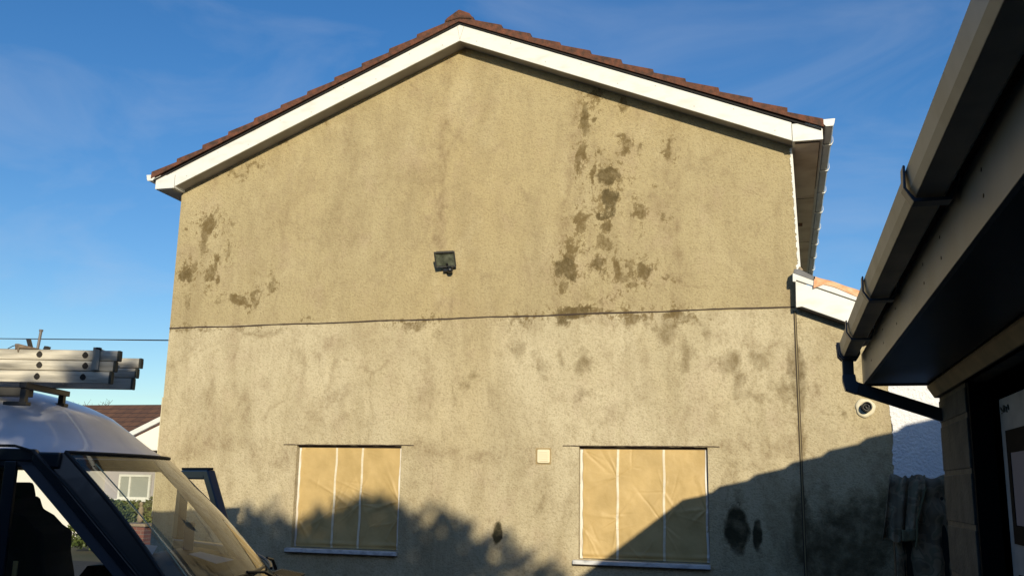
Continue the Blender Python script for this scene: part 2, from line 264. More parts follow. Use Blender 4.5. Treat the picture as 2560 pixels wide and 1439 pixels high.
def render_mat():
    m = bpy.data.materials.new('roughcast_render'); m.use_nodes = True; t = m.node_tree; b = t.nodes['Principled BSDF']
    lk = t.links.new
    c = N(t, 'ShaderNodeTexCoord'); ob = c.outputs['Object']
    def noise(scale, detail=4, st=(1, 1, 1), rough=.5, dist=0):
        mp = N(t, 'ShaderNodeMapping'); mp.inputs['Scale'].default_value = st; lk(ob, mp.inputs['Vector'])
        n = N(t, 'ShaderNodeTexNoise'); n.inputs['Scale'].default_value = scale; n.inputs['Detail'].default_value = detail; n.inputs['Roughness'].default_value = rough; n.inputs['Distortion'].default_value = dist
        lk(mp.outputs[0], n.inputs['Vector']); return n.outputs['Fac']
    def mr(v, a, bb, c0=0, c1=1):
        r = N(t, 'ShaderNodeMapRange'); r.inputs['From Min'].default_value = a; r.inputs['From Max'].default_value = bb; r.inputs['To Min'].default_value = c0; r.inputs['To Max'].default_value = c1; lk(v, r.inputs['Value']); return r.outputs[0]
    def ma(op, a, bb):
        n = N(t, 'ShaderNodeMath', operation=op)
        for i, q in enumerate((a, bb)):
            if isinstance(q, (int, float)): n.inputs[i].default_value = q
            else: lk(q, n.inputs[i])
        return n.outputs[0]
    def mix(f, A, B):
        n = N(t, 'ShaderNodeMix', data_type='RGBA'); 
        if isinstance(f, float): n.inputs['Factor'].default_value = f
        else: lk(f, n.inputs['Factor'])
        for k, q in (('A', A), ('B', B)):
            if isinstance(q, tuple): n.inputs[k].default_value = (*q, 1)
            else: lk(q, n.inputs[k])
        return n.outputs['Result']
    sp = N(t, 'ShaderNodeSeparateXYZ'); lk(ob, sp.inputs[0])
    lower = mr(sp.outputs['Z'], 3.545, 3.56, 1, 0)
    base = mix(lower, (.420, .345, .198), (.490, .420, .275))
    # pale washed areas of the lower coat
    pale = mr(noise(.75, 5, (1, 1, .8)), .42, .62); base = mix(ma('MULTIPLY', ma('MULTIPLY', pale, lower), .6), base, (.62, .54, .375))
    tan = mr(noise(.5, 4, (1, 1, .6)), .45, .68); base = mix(ma('MULTIPLY', tan, .4), base, (.43, .325, .16))
    # run-down streaks, trowel mottling
    fs = mr(noise(5, 6, (1, 1, .16), .6, .3), .50, .66); base = mix(ma('MULTIPLY', fs, .22), base, (.28, .215, .12))
    ps = mr(noise(1.9, 6, (1, 1, .55), .6, .6), .52, .66); base = mix(ma('MULTIPLY', ps, .30), base, (.56, .475, .30))
    pk = mr(noise(3.1, 5, (1, 1, .8), .6), .54, .70); base = mix(ma('MULTIPLY', pk, .22), base, (.38, .27, .20))
    st = mr(noise(2.2, 6, (1, 1, .28), .6, .5), .52, .72); base = mix(ma('MULTIPLY', st, .50), base, (.27, .21, .115))
    mot = mr(noise(7, 6, (1, 1, .7), .62), .50, .72); base = mix(ma('MULTIPLY', mot, .42), base, (.28, .215, .125))
    # trowel lines: faint wandering edges between patches
    mpv = N(t, 'ShaderNodeMapping'); mpv.inputs['Scale'].default_value = (1.0, .05, .62); lk(ob, mpv.inputs['Vector'])
    nd = N(t, 'ShaderNodeTexNoise'); nd.inputs['Scale'].default_value = 2.2; nd.inputs['Detail'].default_value = 5; lk(mpv.outputs[0], nd.inputs['Vector'])
    va = N(t, 'ShaderNodeVectorMath', operation='MULTIPLY_ADD'); lk(nd.outputs['Color'], va.inputs[0]); va.inputs[1].default_value = (.9, 0, .9); lk(mpv.outputs[0], va.inputs[2])
    vo = N(t, 'ShaderNodeTexVoronoi', feature='DISTANCE_TO_EDGE'); vo.inputs['Scale'].default_value = 1.25; lk(va.outputs[0], vo.inputs['Vector'])
    tl = ma('MULTIPLY', mr(vo.outputs['Distance'], .004, .045, 1, 0), mr(noise(3.3, 6, (1, 1, .7), .7), .46, .62)); base = mix(ma('MULTIPLY', tl, .42), base, (.25, .185, .105))
    # grit
    g = noise(55, 3, (1, 1, 1.15), .6); g2 = noise(120, 2)
    gm = mr(g, .36, .50, 1, 0); base = mix(ma('MULTIPLY', gm, .34), base, (.20, .145, .07))
    gh = mr(g2, .56, .72); base = mix(ma('MULTIPLY', gh, .3), base, (.66, .55, .33))
    at = N(t, 'ShaderNodeAttribute'); at.attribute_name = 'stain_shade'; sa = N(t, 'ShaderNodeSeparateColor'); lk(at.outputs['Color'], sa.inputs[0])
    rag = noise(12, 9, (1, 1, .65), .78, .3); amp = mr(sa.outputs[1], .9, 1.5, 1.5, .75)
    sft = ma('MULTIPLY', sa.outputs[2], mr(noise(16, 8, (1, 1, .6), .75), .34, .60)); base = mix(ma('MULTIPLY', sft, .95), base, (.22, .155, .085))
    v = ma('ADD', sa.outputs[0], ma('MULTIPLY', ma('SUBTRACT', rag, .5), ma('MULTIPLY', amp, .85)))
    wsh = mr(v, .36, .66); wso = mr(v, .15, .95, 0, .80); wm = N(t, 'ShaderNodeMix'); lk(ma('MULTIPLY', mr(sp.outputs['Z'], 3.45, 3.53, 1, 0), mr(sa.outputs[1], 1.2, 1.3, 1, 0)), wm.inputs['Factor']); lk(wsh, wm.inputs['A']); lk(wso, wm.inputs['B']); wm = wm.outputs['Result']; wm = ma('MULTIPLY', wm, mr(sa.outputs[0], .02, .12))
    ah = N(t, 'ShaderNodeAttribute'); ah.attribute_name = 'stain_halo'
    fk = mr(ma('ADD', noise(21, 6, (1, 1, .8), .72, .4), ma('MULTIPLY', ah.outputs['Fac'], .20)), .635, .69); fk = ma('MULTIPLY', fk, mr(sp.outputs['Z'], 3.35, 3.52, .30, 1)); fk = ma('MULTIPLY', fk, mr(ah.outputs['Fac'], .05, .35, 0, .8))
    base = mix(fk, base, (.20, .145, .065))
    wm = ma('MULTIPLY', wm, mr(noise(8, 5), .35, .62, .55, 1))
    k = ma('MULTIPLY', wm, mr(sa.outputs[1], 0, 1, .38, .95))
    base = mix(ma('MINIMUM', k, .9), base, (.135, .092, .036))
    deep = ma('MULTIPLY', wm, mr(sa.outputs[1], .85, 1.2)); base = mix(ma('MINIMUM', ma('MULTIPLY', deep, 1), .85), base, (.022, .024, .014))
    lk(base, b.inputs['Base Color']); b.inputs['Roughness'].default_value = .88; b.inputs['Specular IOR Level'].default_value = .2
    hgt = ma('ADD', ma('MULTIPLY', noise(26, 5, (1, 1, 1.2), .6), 1.0), ma('MULTIPLY', g, .9))
    u = N(t, 'ShaderNodeBump'); u.inputs['Strength'].default_value = .9; u.inputs['Distance'].default_value = .012; lk(hgt, u.inputs['Height'])
    lk(u.outputs[0], b.inputs['Normal'])
    return m
RENDER = render_mat()
WPAINT = mat('white_painted_roughcast', (.84, .83, .84), .85, (.76, .76, .79), 6, 1.0, 34, bdist=.022)
APX, APZ, SL = -3.601, 6.947, .416       # bargeboard bottom at the apex, roof slope
XL, XR = -7.47, .235
OPEN = [(-5.57, -4.235, .905, 2.078), (-2.145, -.755, .895, 2.086)]
def wall_grid(x0, x1, z0, z1, step, holes, top=None):
    xs = set(np.arange(x0, x1, step).round(4)) | {x1}; zs = set(np.arange(z0, z1, step).round(4)) | {z1}
    for h in holes: xs |= {h[0], h[1]}; zs |= {h[2], h[3]}
    def clean(s):
        s = sorted(s); keep = {x0, x1, z0, z1} | {q for h in holes for q in h}; o = [s[0]]
        for q in s[1:]:
            if q-o[-1] < step*.3:
                if q in keep and o[-1] not in keep: o[-1] = q
                elif q in keep: o.append(q)
                continue
            o.append(q)
        return o
    xs = clean(xs); zs = clean(zs); mb = MB(); nx = len(xs)
    for z in zs: mb.v += [(x, WY, z) for x in xs]
    for j in range(len(zs)-1):
        for i in range(nx-1):
            cx, cz = (xs[i]+xs[i+1])/2, (zs[j]+zs[j+1])/2
            if any(h[0] < cx < h[1] and h[2] < cz < h[3] for h in holes): continue
            if top and zs[j] > top(cx)+.06: continue
            mb.f.append((j*nx+i, j*nx+i+1, (j+1)*nx+i+1, (j+1)*nx+i))
    return mb
def stain_attr(me):
    n = len(me.vertices); co = np.empty(n*3); me.vertices.foreach_get('co', co); co = co.reshape(-1, 3)
    w, s, f, hl = wallmask(co[:, 0], co[:, 2]); a = me.color_attributes.new('stain_shade', 'FLOAT_COLOR', 'POINT')
    a.data.foreach_set('color', np.stack([w, s, f, np.ones(n)], 1).astype(np.float32).ravel())
    a = me.attributes.new('stain_halo', 'FLOAT', 'POINT'); a.data.foreach_set('value', hl.astype(np.float32))

house = empty('gable_house', (0, 0, 0), 0, 'two storey house gable end in stained tan roughcast render with white bargeboards', 'house')
mb = wall_grid(XL, XR, 0, 7.05, .019, OPEN, lambda x: APZ+.03-SL*abs(x-APX))
wall = mb.build('gable_wall', RENDER, house)
bm = bmesh.new(); bm.from_mesh(wall.data)
for sg in (-1, 1):
    no = Vector((sg*SL, 0, 1)).normalized()
    bmesh.ops.bisect_plane(bm, geom=bm.verts[:]+bm.edges[:]+bm.faces[:], plane_co=(APX, WY, APZ+.03), plane_no=no, clear_outer=True)
bmesh.ops.delete(bm, geom=[v for v in bm.verts if not v.link_faces], context='VERTS'); bm.to_mesh(wall.data); bm.free(); stain_attr(wall.data)
# lean-to extension wall, same plane: brown then painted white
XW = 1.085
mb = wall_grid(XR+.0, XW, 0, 3.95, .019, [], lambda x: 3.62-.40*(x-.2)); e1 = mb.build('extension_wall', RENDER, house)
bm = bmesh.new(); bm.from_mesh(e1.data)
bmesh.ops.bisect_plane(bm, geom=bm.verts[:]+bm.edges[:]+bm.faces[:], plane_co=(.2, WY, 3.62), plane_no=Vector((.40, 0, 1)).normalized(), clear_outer=True)
bmesh.ops.delete(bm, geom=[v for v in bm.verts if not v.link_faces], context='VERTS'); bm.to_mesh(e1.data); bm.free(); stain_attr(e1.data)
# white painted strip with a brushed ragged edge, 4 mm proud
mb = MB(); zz = np.linspace(0, 3.3, 170)
left = [(XW+.006*math.sin(z*9)+random.uniform(-.010, .010)+(-.035 if 1.74 < z < 1.80 else 0), WY-.004, z) for z in zz]
mb.grid([left, [(3.2, WY-.004, z) for z in zz]]); ww_ = mb.build('painted_wall', WPAINT, house)
MB().box(XW+.01, 3.2, WY, WY+.2, 0, 3.2).build('extension_wall', WPAINT, house)
mb = MB()   # the house box behind the gable: side walls, rear wall, floor plates
mb.box(XL, XL+.25, WY+.12, 18.5, 0, 5.36); mb.box(XR-.25, XR, WY+.12, 18.5, 0, 5.36); mb.box(XL, XR, 18.5, 18.75, 0, 5.36)
mb.prism([(XL, 5.36), (XR, 5.36), (APX, 5.36+SL*(APX-XL))], 18.5, 18.74)
mb.build('side_wall', RENDER, house)
mb = MB()   # block leaf just behind the render, with the window openings
for (a, b_, c, d) in ((XL, OPEN[0][0], 0, 5.3), (OPEN[0][1], OPEN[1][0], 0, 5.3), (OPEN[1][1], XR, 0, 5.3)): mb.box(a, b_, WY+.002, WY+.24, c, d)
for h in OPEN: mb.box(h[0], h[1], WY+.002, WY+.24, 0, h[2]-.002); mb.box(h[0], h[1], WY+.002, WY+.24, h[3]+.001, 5.3)
mb.prism([(XL, 5.3), (XR, 5.3), (XR, 5.36), (APX, APZ), (XL, 5.36)], WY+.002, WY+.24)
mb.build('block_leaf', RENDER, house)
# bargeboards, verge soffits, eaves boxes
YF = 10.275
def barge(x_end, name='bargeboard'):
    zb = APZ-SL*abs(x_end-APX); t = .212
    pts = [(APX, APZ), (APX, APZ+t), (x_end, zb+t), (x_end, zb)]
    if zb < 5.336: pts = pts[:3]+[(x_end, 5.336), (APX-(APZ-5.336)/SL, 5.336)]
    return MB().prism(pts, YF, YF+.022).build(name, WHITE, house, bevel=.003)
barge(-7.56); barge(.234)
for xe in (-7.44, .233):
    zb = APZ-SL*abs(xe-APX)
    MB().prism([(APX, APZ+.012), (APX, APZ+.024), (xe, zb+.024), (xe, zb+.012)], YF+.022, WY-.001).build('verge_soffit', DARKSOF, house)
SCREW = mat('weathered_screw_cap', (.40, .37, .30), .6)
for sg in (-1, 1):
    for k in range(9):
        for w_ in (.165,):
            d = .22+k*.43; xx = APX+sg*d; zz_ = APZ-SL*d+w_*(1 if k % 2 else .35)
            MB().tube([(xx, YF-.003, zz_), (xx, YF+.004, zz_)], .006, 8).build('screw_cap', SCREW, house)
MB().box(-7.429, -7.4265, YF-.010, YF-.006, 5.335, 5.505).build('box_seam', BEAD, house)
MB().box(.2362, .2387, YF-.010, YF-.006, 5.340, 5.535).build('box_seam', BEAD, house)
# apex joint: two fine seams
mb = MB()
for dx in (-.034, .052):
    mb.prism([(APX+.001, APZ+.012), (APX+.004, APZ+.012), (APX+dx+.003, APZ+.19), (APX+dx, APZ+.19)], YF-.001, YF+.001)
mb.build('apex_joint', mat('joint_grime', (.32, .24, .12), .8), house)
def eaves_box(x0, x1, z0, z1, name='eaves_box'):
    return MB().box(x0, x1, YF-.008, WY+8.2, z0+.012, z1).build(name, WHITE, house, bevel=.002)
o = eaves_box(-7.712, -7.426, 5.320, 5.510); o = eaves_box(.236, .551, 5.327, 5.538)
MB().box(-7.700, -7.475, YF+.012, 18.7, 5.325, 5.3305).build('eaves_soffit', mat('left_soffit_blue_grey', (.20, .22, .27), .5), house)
so_ = MB().box(.262, .520, YF+.05, 18.7, 5.326, 5.340)
so_.build('eaves_soffit', SOFFW, house)
MB().box(.262, .515, YF+.041, YF+.046, 5.322, 5.339).build('soffit_joint', BEAD, house)
MB().box(.516, .522, YF+.046, 12.0, 5.322, 5.339).build('soffit_joint', BEAD, house)
for yy in (12.4, 14.7): MB().box(.262, .515, yy, yy+.012, 5.3235, 5.327).build('soffit_joint', BEAD, house)
MB().box(.28, .40, 13.6, 13.75, 5.319, 5.327).build('soffit_vent', mat('brown_soffit_vent', (.20, .10, .055), .7), house)
# eaves gutters: square line section with clips
def gutter(x_in, sgn, z, y0, y1, m, clipm, step, yend=None, n=99, w=.112, d=.075, cr=None, parent=house):
    pr = [(0, .0), (.0, -d*.62), (.022, -d), (w-.022, -d), (w-.008, -d*.72), (w, 0), (w-.004, 0), (w-.012, -d*.7), (w-.026, -d+.004), (.024, -d+.004), (.004, -d*.6), (.004, 0)]
    pr = [(x_in+sgn*a, z+b) for a, b in pr]
    g = MB().prism(pr, y0, y1).build('gutter', m, parent, bevel=.0015)
    cp = [(0, .004), (0, -d*.66), (.02, -d-.006), (w-.018, -d-.006), (w+.006, -d*.70), (w+.006, .006), (w+.010, .008), (w+.012, -d*.7), (w-.010, -d-.016), (.012, -d-.016), (-.006, -d*.66), (-.006, .004)]
    cp = [(x_in+sgn*a, z+b) for a, b in cp]
    y = y0+step*.6; k = 0
    while y < y1-.1 and k < n:
        MB().prism(cp, y, y+.045).build('gutter_bracket', clipm, g, bevel=.002); y += step; k += 1
    return g
gl = gutter(-7.72, -1, 5.518, YF-.02, 18.6, WHITE, WHITE, 1.0)
gr = gutter(.564, 1, 5.548, YF-.03, 18.6, WHITE, WHITE, .93)
for x0, s, z in ((-7.72, -1, 5.518), (.564, 1, 5.548)):
    MB().prism([(x0+s*-.002, z+.002), (x0+s*-.002, z-.05), (x0+s*.022, z-.078), (x0+s*.094, z-.078), (x0+s*.106, z-.055), (x0+s*.118, z+.004)], YF-.04, YF-.021).build('gutter_end_stop', WHITE, house, bevel=.002)
# roof: courses of thick concrete tiles, sawtooth verge
def roofside(sg):
    half = 4.165; C = .362; pts = []; base = lambda d: APZ+.235-SL*d      # underside line by distance from the apex
    n = int(half/C)+1; top = []
    off = half-int(half/C)*C
    d = 0.0; edges = [0]+[off+i*C for i in range(int(half/C)+1)]
    for a, b in zip(edges, edges[1:]):
        if b-a < .02: continue
        j_ = random.uniform(-.005, .005); top.append((a+random.uniform(-.006, .006), base(a)+.070+j_)); top.append((b-.004, base(b)+.112+j_))
    poly = [(0, base(0))]+top+[(half, base(half)+.018)]
    return [(APX+sg*p[0], p[1]) for p in poly]
roof = None
for sg in (-1, 1):
    poly = roofside(sg)
    r_ = MB().prism(poly, YF-.045, 18.9).build('roof', TILE, house)
    if roof is None: roof = r_
    ub = [(APX, APZ+.214), (APX, APZ+.234), (APX+sg*4.14, APZ+.234-SL*4.14), (APX+sg*4.14, APZ+.214-SL*4.14)]
    MB().prism(ub, YF-.02, 18.85).build('undercloak', UNDER, house)
mb = MB(); yy = YF-.06
while yy < 18.9:
    mb.prism([(APX-.165, APZ+.240), (APX-.163, APZ+.285), (APX-.01, APZ+.382), (APX+.01, APZ+.382), (APX+.135, APZ+.322), (APX+.163, APZ+.280), (APX+.165, APZ+.240), (APX, APZ+.27)], yy, yy+.44); yy += .45
mb.build('ridge_tile', TILE, roof, bevel=.012)
# beads and joints in the render
def wavy(x0, x1, z0, z1, h, y0, y1, n=60, amp=.004, m=BEAD, name='render_bead', par=house):
    mb = MB(); P = []
    for i in range(n+1):
        t = i/n; x = x0+(x1-x0)*t; z = z0+(z1-z0)*t+random.uniform(-amp, amp)*.6+amp*math.sin(t*37); hh = h*random.uniform(.7, 1.15)
        P.append([(x, y0, z-hh/2), (x, y1, z-hh/2), (x, y1, z+hh/2), (x, y0, z+hh/2), (x, y0, z-hh/2)])
    return mb.grid(P).build(name, m, par)
wavy(XL, .19, 3.535, 3.572, .017, WY-.006, WY+.001, 90, .0035)
for (a, b_, z) in ((-5.745, -4.08, 2.084), (-2.325, -.63, 2.092)): wavy(a, b_, z, z+.002, .011, WY-.007, WY+.001, 40, .0012)
mb = MB(); P = []
for i in range(60):
    z = .02+3.5*i/59; P.append([(.186, WY-.004, z), (.1885, WY-.012, z), (.1955, WY-.012, z), (.198, WY-.004, z)])
mb.grid(P).build('movement_bead', BEADG, house)
MB().box(.176, .187, WY-.003, WY+.001, .02, 3.53).build('bead_dark_edge', BEAD, house)  # dark strips either side of the pale bead
MB().box(.1985, .206, WY-.003, WY+.001, .02, 3.53).build('bead_dark_edge', BEAD, house)
mb = MB(); P = []
for i in range(110):
    t = i/109; z = 5.345-1.42*t; x = .222+.035*t; w = .012+random.uniform(-.006, .008)+(.02 if t > .93 else 0)
    P.append([(x-w, WY-.008, z), (x+.006, WY-.014, z), (x+.013, WY-.006, z), (x+.016, WY+.05, z)])
mb.grid(P).build('corner_filler', PLASTER, house)
# wall sliver carrying the filler line (upper corner flares out slightly)
MB().prism([(.20, 3.9), (.262, 3.9), (.232, 5.35), (.20, 5.35)], WY-.0015, WY+.2).build('corner_return', RENDER, house)
P = []
for i in range(50):
    z = 1.2+1.46*i/49; P.append([(XL-.004, WY+.06, z), (XL-.014-.004*random.random(), WY-.004, z), (XL+.004, WY-.007, z)])
MB().grid(P).build('corner_bead', mat('stop_bead_pale', (.60, .52, .34), .7), house)
# ---- windows masked with brown paper
def masked(h, tapes, seed):
    x0, x1, z0, z1 = h; rnd = random.Random(seed); D = .105; yb = WY+D
    MB().box(x0+.001, x1-.001, yb-.05, yb-.031, z1-.022, z1-.001).build('head_gap_shade', BEAD, house)  # dark strip painted for the shade in the gap above the paper
    w = MB().box(x0, x0+.045, yb-.03, yb+.04, z0, z1).box(x1-.045, x1, yb-.03, yb+.04, z0, z1).box(x0+.045, x1-.045, yb-.03, yb+.04, z1-.045, z1).box(x0+.045, x1-.045, yb-.03, yb+.04, z0, z0+.045)
    w = w.build('window', FRAME, house, bevel=.004)
    MB().box(x0+.045, x1-.045, yb+.01, yb+.02, z0+.045, z1-.045).build('glass_pane', GLASSW, w)
    # paper: sheet with pulled creases
    nx, nz = 150, 130; a0, a1, b0, b1 = x0+.036, x1-.012, z0+.006, z1-.026
    X, Z = np.meshgrid(np.linspace(a0, a1, nx), np.linspace(b0, b1, nz)); H = np.zeros_like(X)
    foci = [(x0+t*(x1-x0), z0+rnd.uniform(.25, .75)*(z1-z0)) for t in tapes for _ in range(2)]+[(x1-.03, z0+.55), (x1-.03, z0+.35), (x0+.06, z1-.05), (a0+.02, z0+.3)]
    for (fx, fz) in foci:
        for k in range(7):
            an = rnd.uniform(0, 2*math.pi); ln = rnd.uniform(.2, .6); wd = rnd.uniform(.010, .034); am = rnd.uniform(.003, .012)*rnd.choice((-1, 1, 1))
            dx, dz = math.cos(an), math.sin(an); u = (X-fx)*dx+(Z-fz)*dz; v = -(X-fx)*dz+(Z-fz)*dx+.07*u*u*rnd.choice((-1, 1))
            H += am*np.exp(-(v/(wd*(.35+np.clip(u, 0, 1)*1.8)))**2)*np.clip(u/.04, 0, 1)*np.clip((ln-u)/ln, 0, 1)
    for k in range(26):
        fx, fz = rnd.uniform(a0, a1), rnd.uniform(b0, b1); an = rnd.gauss(0, .5)+(0 if rnd.random() < .6 else 1.4); ln = rnd.uniform(.05, .25); dx, dz = math.cos(an), math.sin(an)
        u = (X-fx)*dx+(Z-fz)*dz; v = -(X-fx)*dz+(Z-fz)*dx; H += rnd.uniform(-.005, .006)*np.exp(-(v/.010)**2)*np.exp(-(u/ln)**2*2)
    H += .010*np.exp(-((Z-b0-.05)/.02)**2)*(.6+.4*np.sin(X*9+seed))-.006*np.exp(-((Z-b0-.015)/.012)**2)
    for i in range(nz):
        for j in range(0, nx, 1): H[i, j] += .008*mnoise.noise(Vector((X[i, j]*4, Z[i, j]*4, seed)))+.0022*mnoise.noise(Vector((X[i, j]*15, Z[i, j]*11, seed)))
    # curl of the sheet at its side edges
    P = [[(X[i, j]+.003*math.sin(Z[i, j]*31+j*.0), yb-.046-H[i, j], Z[i, j]) for j in range(nx)] for i in range(nz)]
    pp = MB().grid(P).build('masking_paper', PAPER, w, smooth=True)
    def strip(xa, xb, wd, name='masking_tape', m=TAPE, dy=.004):
        Q = []
        for i in range(nz):
            z = b0+(b1-b0)*i/(nz-1); x = xa+(xb-xa)*i/(nz-1)+.003*math.sin(z*13+xa*7); jj = int(np.clip((x-a0)/(a1-a0)*(nx-1), 0, nx-1))
            Q.append([(x-wd/2, yb-.048-dy-H[i, jj], z), (x+wd/2, yb-.048-dy-H[i, min(jj+2, nx-1)], z)])
        return MB().grid(Q).build(name, m, w)
    for t in tapes: strip(x0+t*(x1-x0)-.004, x0+t*(x1-x0)+.006, .026)
    strip(a1-.012, a1-.012, .022, m=FRAME)
    s = MB().prism([(WY-.055, z0-.052), (WY-.055, z0-.012), (yb-.03, z0-.002), (yb-.03, z0-.052)], x0-.055, x1+.005, 'X').build('window_sill', SILL, w, bevel=.004)
    MB().box(x0-.052, x1, WY-.050, WY+.02, z0-.060, z0-.0525).build('sill_drip', BEAD, s)
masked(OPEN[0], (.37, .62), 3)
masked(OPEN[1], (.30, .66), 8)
# air vent cover
av = MB().prism([(-2.612, 1.915), (-2.600, 1.902), (-2.478, 1.902), (-2.470, 1.912), (-2.470, 2.040), (-2.480, 2.050), (-2.602, 2.050), (-2.612, 2.040)], WY-.022, WY-.001).build('air_vent', CREAM, house, bevel=.006)
mb = MB()
for k in range(5): mb.prism([(WY-.030, 1.925+k*.023), (WY-.023, 1.944+k*.023), (WY-.021, 1.925+k*.023)], -2.588, -2.486, 'X')
mb.build('vent_louvre', CREAM, av)
MB().box(-2.632, -2.46, WY-.004, WY+.001, 1.890, 2.066).build('vent_surround', mat('vent_surround_render', (.34, .25, .12), .9), house)
# round flue with pale collar
fc = atY(2163, 1019, WY); fx, fz = fc.x, fc.z
def ring(cx, cz, r0, r1, y0, y1, n=28, jit=0):
    mb = MB(); P = []
    for j in range(n+1):
        a = 2*math.pi*(j % n)/n; rr = r1*(1+jit*math.sin(a*3+1)+jit*.6*math.sin(a*7)); c, s = math.cos(a), math.sin(a)
        P.append([(cx+r0*c, y1, cz+r0*s), (cx+r0*c, y0, cz+r0*s), (cx+rr*.93*c, y0, cz+rr*.93*s), (cx+rr*c, y0+.012, cz+rr*s), (cx+rr*c, y1, cz+rr*s)])
    return mb.grid(P)
fl = ring(fx, fz, .045, .098, WY-.022, WY, 28, .05).build('flue', mat('flue_collar_cream', (.66, .60, .44), .6), house, smooth=True)
mb = ring(fx+.012, fz+.006, .036, .050, WY-.115, WY).build('flue_pipe', BLACK, fl, smooth=True)
MB().tube([(fx+.012, WY-.09, fz+.006), (fx+.012, WY-.02, fz+.006)], .036, 20).build('flue_baffle', mat('flue_soot', (.02, .025, .015), .6), fl)
ring(fx+.012, fz+.006, .012, .024, WY-.118, WY-.09).build('flue_core', BLACK, fl, smooth=True)
# ---- lean-to roof edge over the extension
YE = 10.345
def pe(x, y, Y=YE): p = atY(x, y, Y); return (p.x, p.z)
def ext(p0, p1, X):   # run a line on to X
    t = (X-p0[0])/(p1[0]-p0[0]); return (X, p0[1]+(p1[1]-p0[1])*t)
b0, b1, b2 = pe(1988.6, 701), pe(1990, 768), pe(2005, 766); b3 = pe(2121, 806.8); c3 = pe(2138.8, 752.6); c0 = pe(1991.4, 701.9)
XE = 3.25
MB().prism([(b0[0], c0[1]), b1, b2, ext(b2, b3, XE), ext(c0, c3, XE)], YE, YE+.02).build('lean_to_bargeboard', WHITE, house, bevel=.005)
k0, k1, k2 = pe(1981.7, 683), pe(1981.7, 704), pe(1989, 705); k4 = pe(2035, 701.5)
MB().prism([k0, k1, k2, (c0[0]-.002, c0[1]+.006), (XE, ext(c0, c3, XE)[1]+.006), (XE, ext(k0, k4, XE)[1]), (k4[0], k4[1])], YE-.018, YE+.02).build('lean_to_capping_board', WHITE, house, bevel=.003)
MB().prism([(b1[0]+.01, b1[1]+.012), (b1[0]+.01, b1[1]+.02), (XE, ext(b2, b3, XE)[1]+.02), (XE, ext(b2, b3, XE)[1]+.012)], YE+.02, WY-.001).build('lean_to_soffit', UNDER, house)
f_ = [pe(1983, 683.5), pe(1985, 673), pe(2000, 674), pe(2036, 692), pe(2033, 702)]
MB().prism(f_, YE-.022, YE+.12).build('lead_flashing', LEAD, house, bevel=.004)
lr = MB().prism([(k4[0], k4[1]+.004), (k4[0], k4[1]+.05), (XE, ext(k0, k4, XE)[1]+.05), (XE, ext(k0, k4, XE)[1]+.004)], YE-.005, 13.0).build('lean_to_roof', UNDER, house)
P = []
for i in range(60):
    t = i/59; X = k4[0]+.012+(XE-k4[0]-.02)*t; z = k0[1]+(k4[1]-k0[1])*(X-k0[0])/(k4[0]-k0[0]); wv = .012*math.sin(X*11)+.008*math.sin(X*23+1)
    P.append([(X, YE-.026, z+.004-.022*abs(math.sin(X*5.2))), (X, YE-.028+wv*.3, z+.03), (X, YE-.012, z+.058+wv*.5), (X, YE+.08, z+.075+wv), (X, YE+.5, z+.08)])
MB().grid(P).build('roof_membrane', ORANGE, house, smooth=True)
t0, t1, t2 = pe(2035.5, 697, YE-.02), pe(2058, 711, YE-.02), pe(2033.5, 720.5, YE-.02)
MB().prism([t0, t1, t2], YE-.034, YE-.029).build('membrane_flap', ORANGE, house)
MB().prism([pe(1998, 664), pe(2001, 664), pe(2009, 672), pe(2005, 673), pe(1996, 668)], YE+.05, YE+.10).build('mortar_debris', STONE, house)

# ------------------------------------------------------------------ floodlight
flood = empty('floodlight', tuple(atY(1122, 672, WY)), 0, 'small square black security floodlight with motion sensor, high on the tan gable wall', 'floodlight')
flo = Vector(flood.location)
def tilt(pts, c, ax, ang):
    Rm = Matrix.Rotation(ang, 4, ax); return [c+(Rm @ (Vector(p)-c)) for p in pts]
def rbox(c, sx, sy, sz, mats):      # box at c rotated by matrix
    vs = [Vector(c)+mats @ Vector((a*sx/2, b*sy/2, d*sz/2)) for a, b, d in ((-1, -1, -1), (1, -1, -1), (1, 1, -1), (-1, 1, -1), (-1, -1, 1), (1, -1, 1), (1, 1, 1), (-1, 1, 1))]
    return vs, [(0, 3, 2, 1), (4, 5, 6, 7), (0, 1, 5, 4), (1, 2, 6, 5), (2, 3, 7, 6), (3, 0, 4, 7)]
RT = Matrix.Rotation(R_(12), 3, 'Z') @ Matrix.Rotation(R_(42), 3, 'X') @ Matrix.Rotation(R_(-3), 3, 'Y')
hc = Vector((.0, -.14, .085))
def fl_add(mb, c, sx, sy, sz): v, f = rbox(hc+RT @ Vector(c), sx, sy, sz, RT); mb.add(v, f)
mb = MB(); fl_add(mb, (0, .036, 0), .21, .05, .165)
hd = mb.build('lamp_head', BLACK, flood, bevel=.008)
mb = MB()
for c, sx, sz in (((0, -.003, .096), .246, .013), ((0, -.003, -.096), .246, .013), ((-.1165, -.003, 0), .013, .179), ((.1165, -.003, 0), .013, .179)): fl_add(mb, c, sx, .022, sz)
mb.build('lamp_bezel', mat('bezel_satin', (.06, .06, .058), .28), hd, bevel=.003)
mb = MB().add([hc+RT @ Vector((a, -.006, b)) for a, b in ((-.11, -.09), (.11, -.09), (.11, .09), (-.11, .09))], [(0, 1, 2, 3)]); mb.build('lamp_glass', LAMPGL, hd)
mb = MB()   # bright folded reflector behind the glass
rp = [(-.108, .0), (-.075, .006), (.075, .006), (.108, .0)]
v = []
for z in (-.085, .085):
    for x, y in rp: v.append(hc+RT @ Vector((x, y-.002, z)))
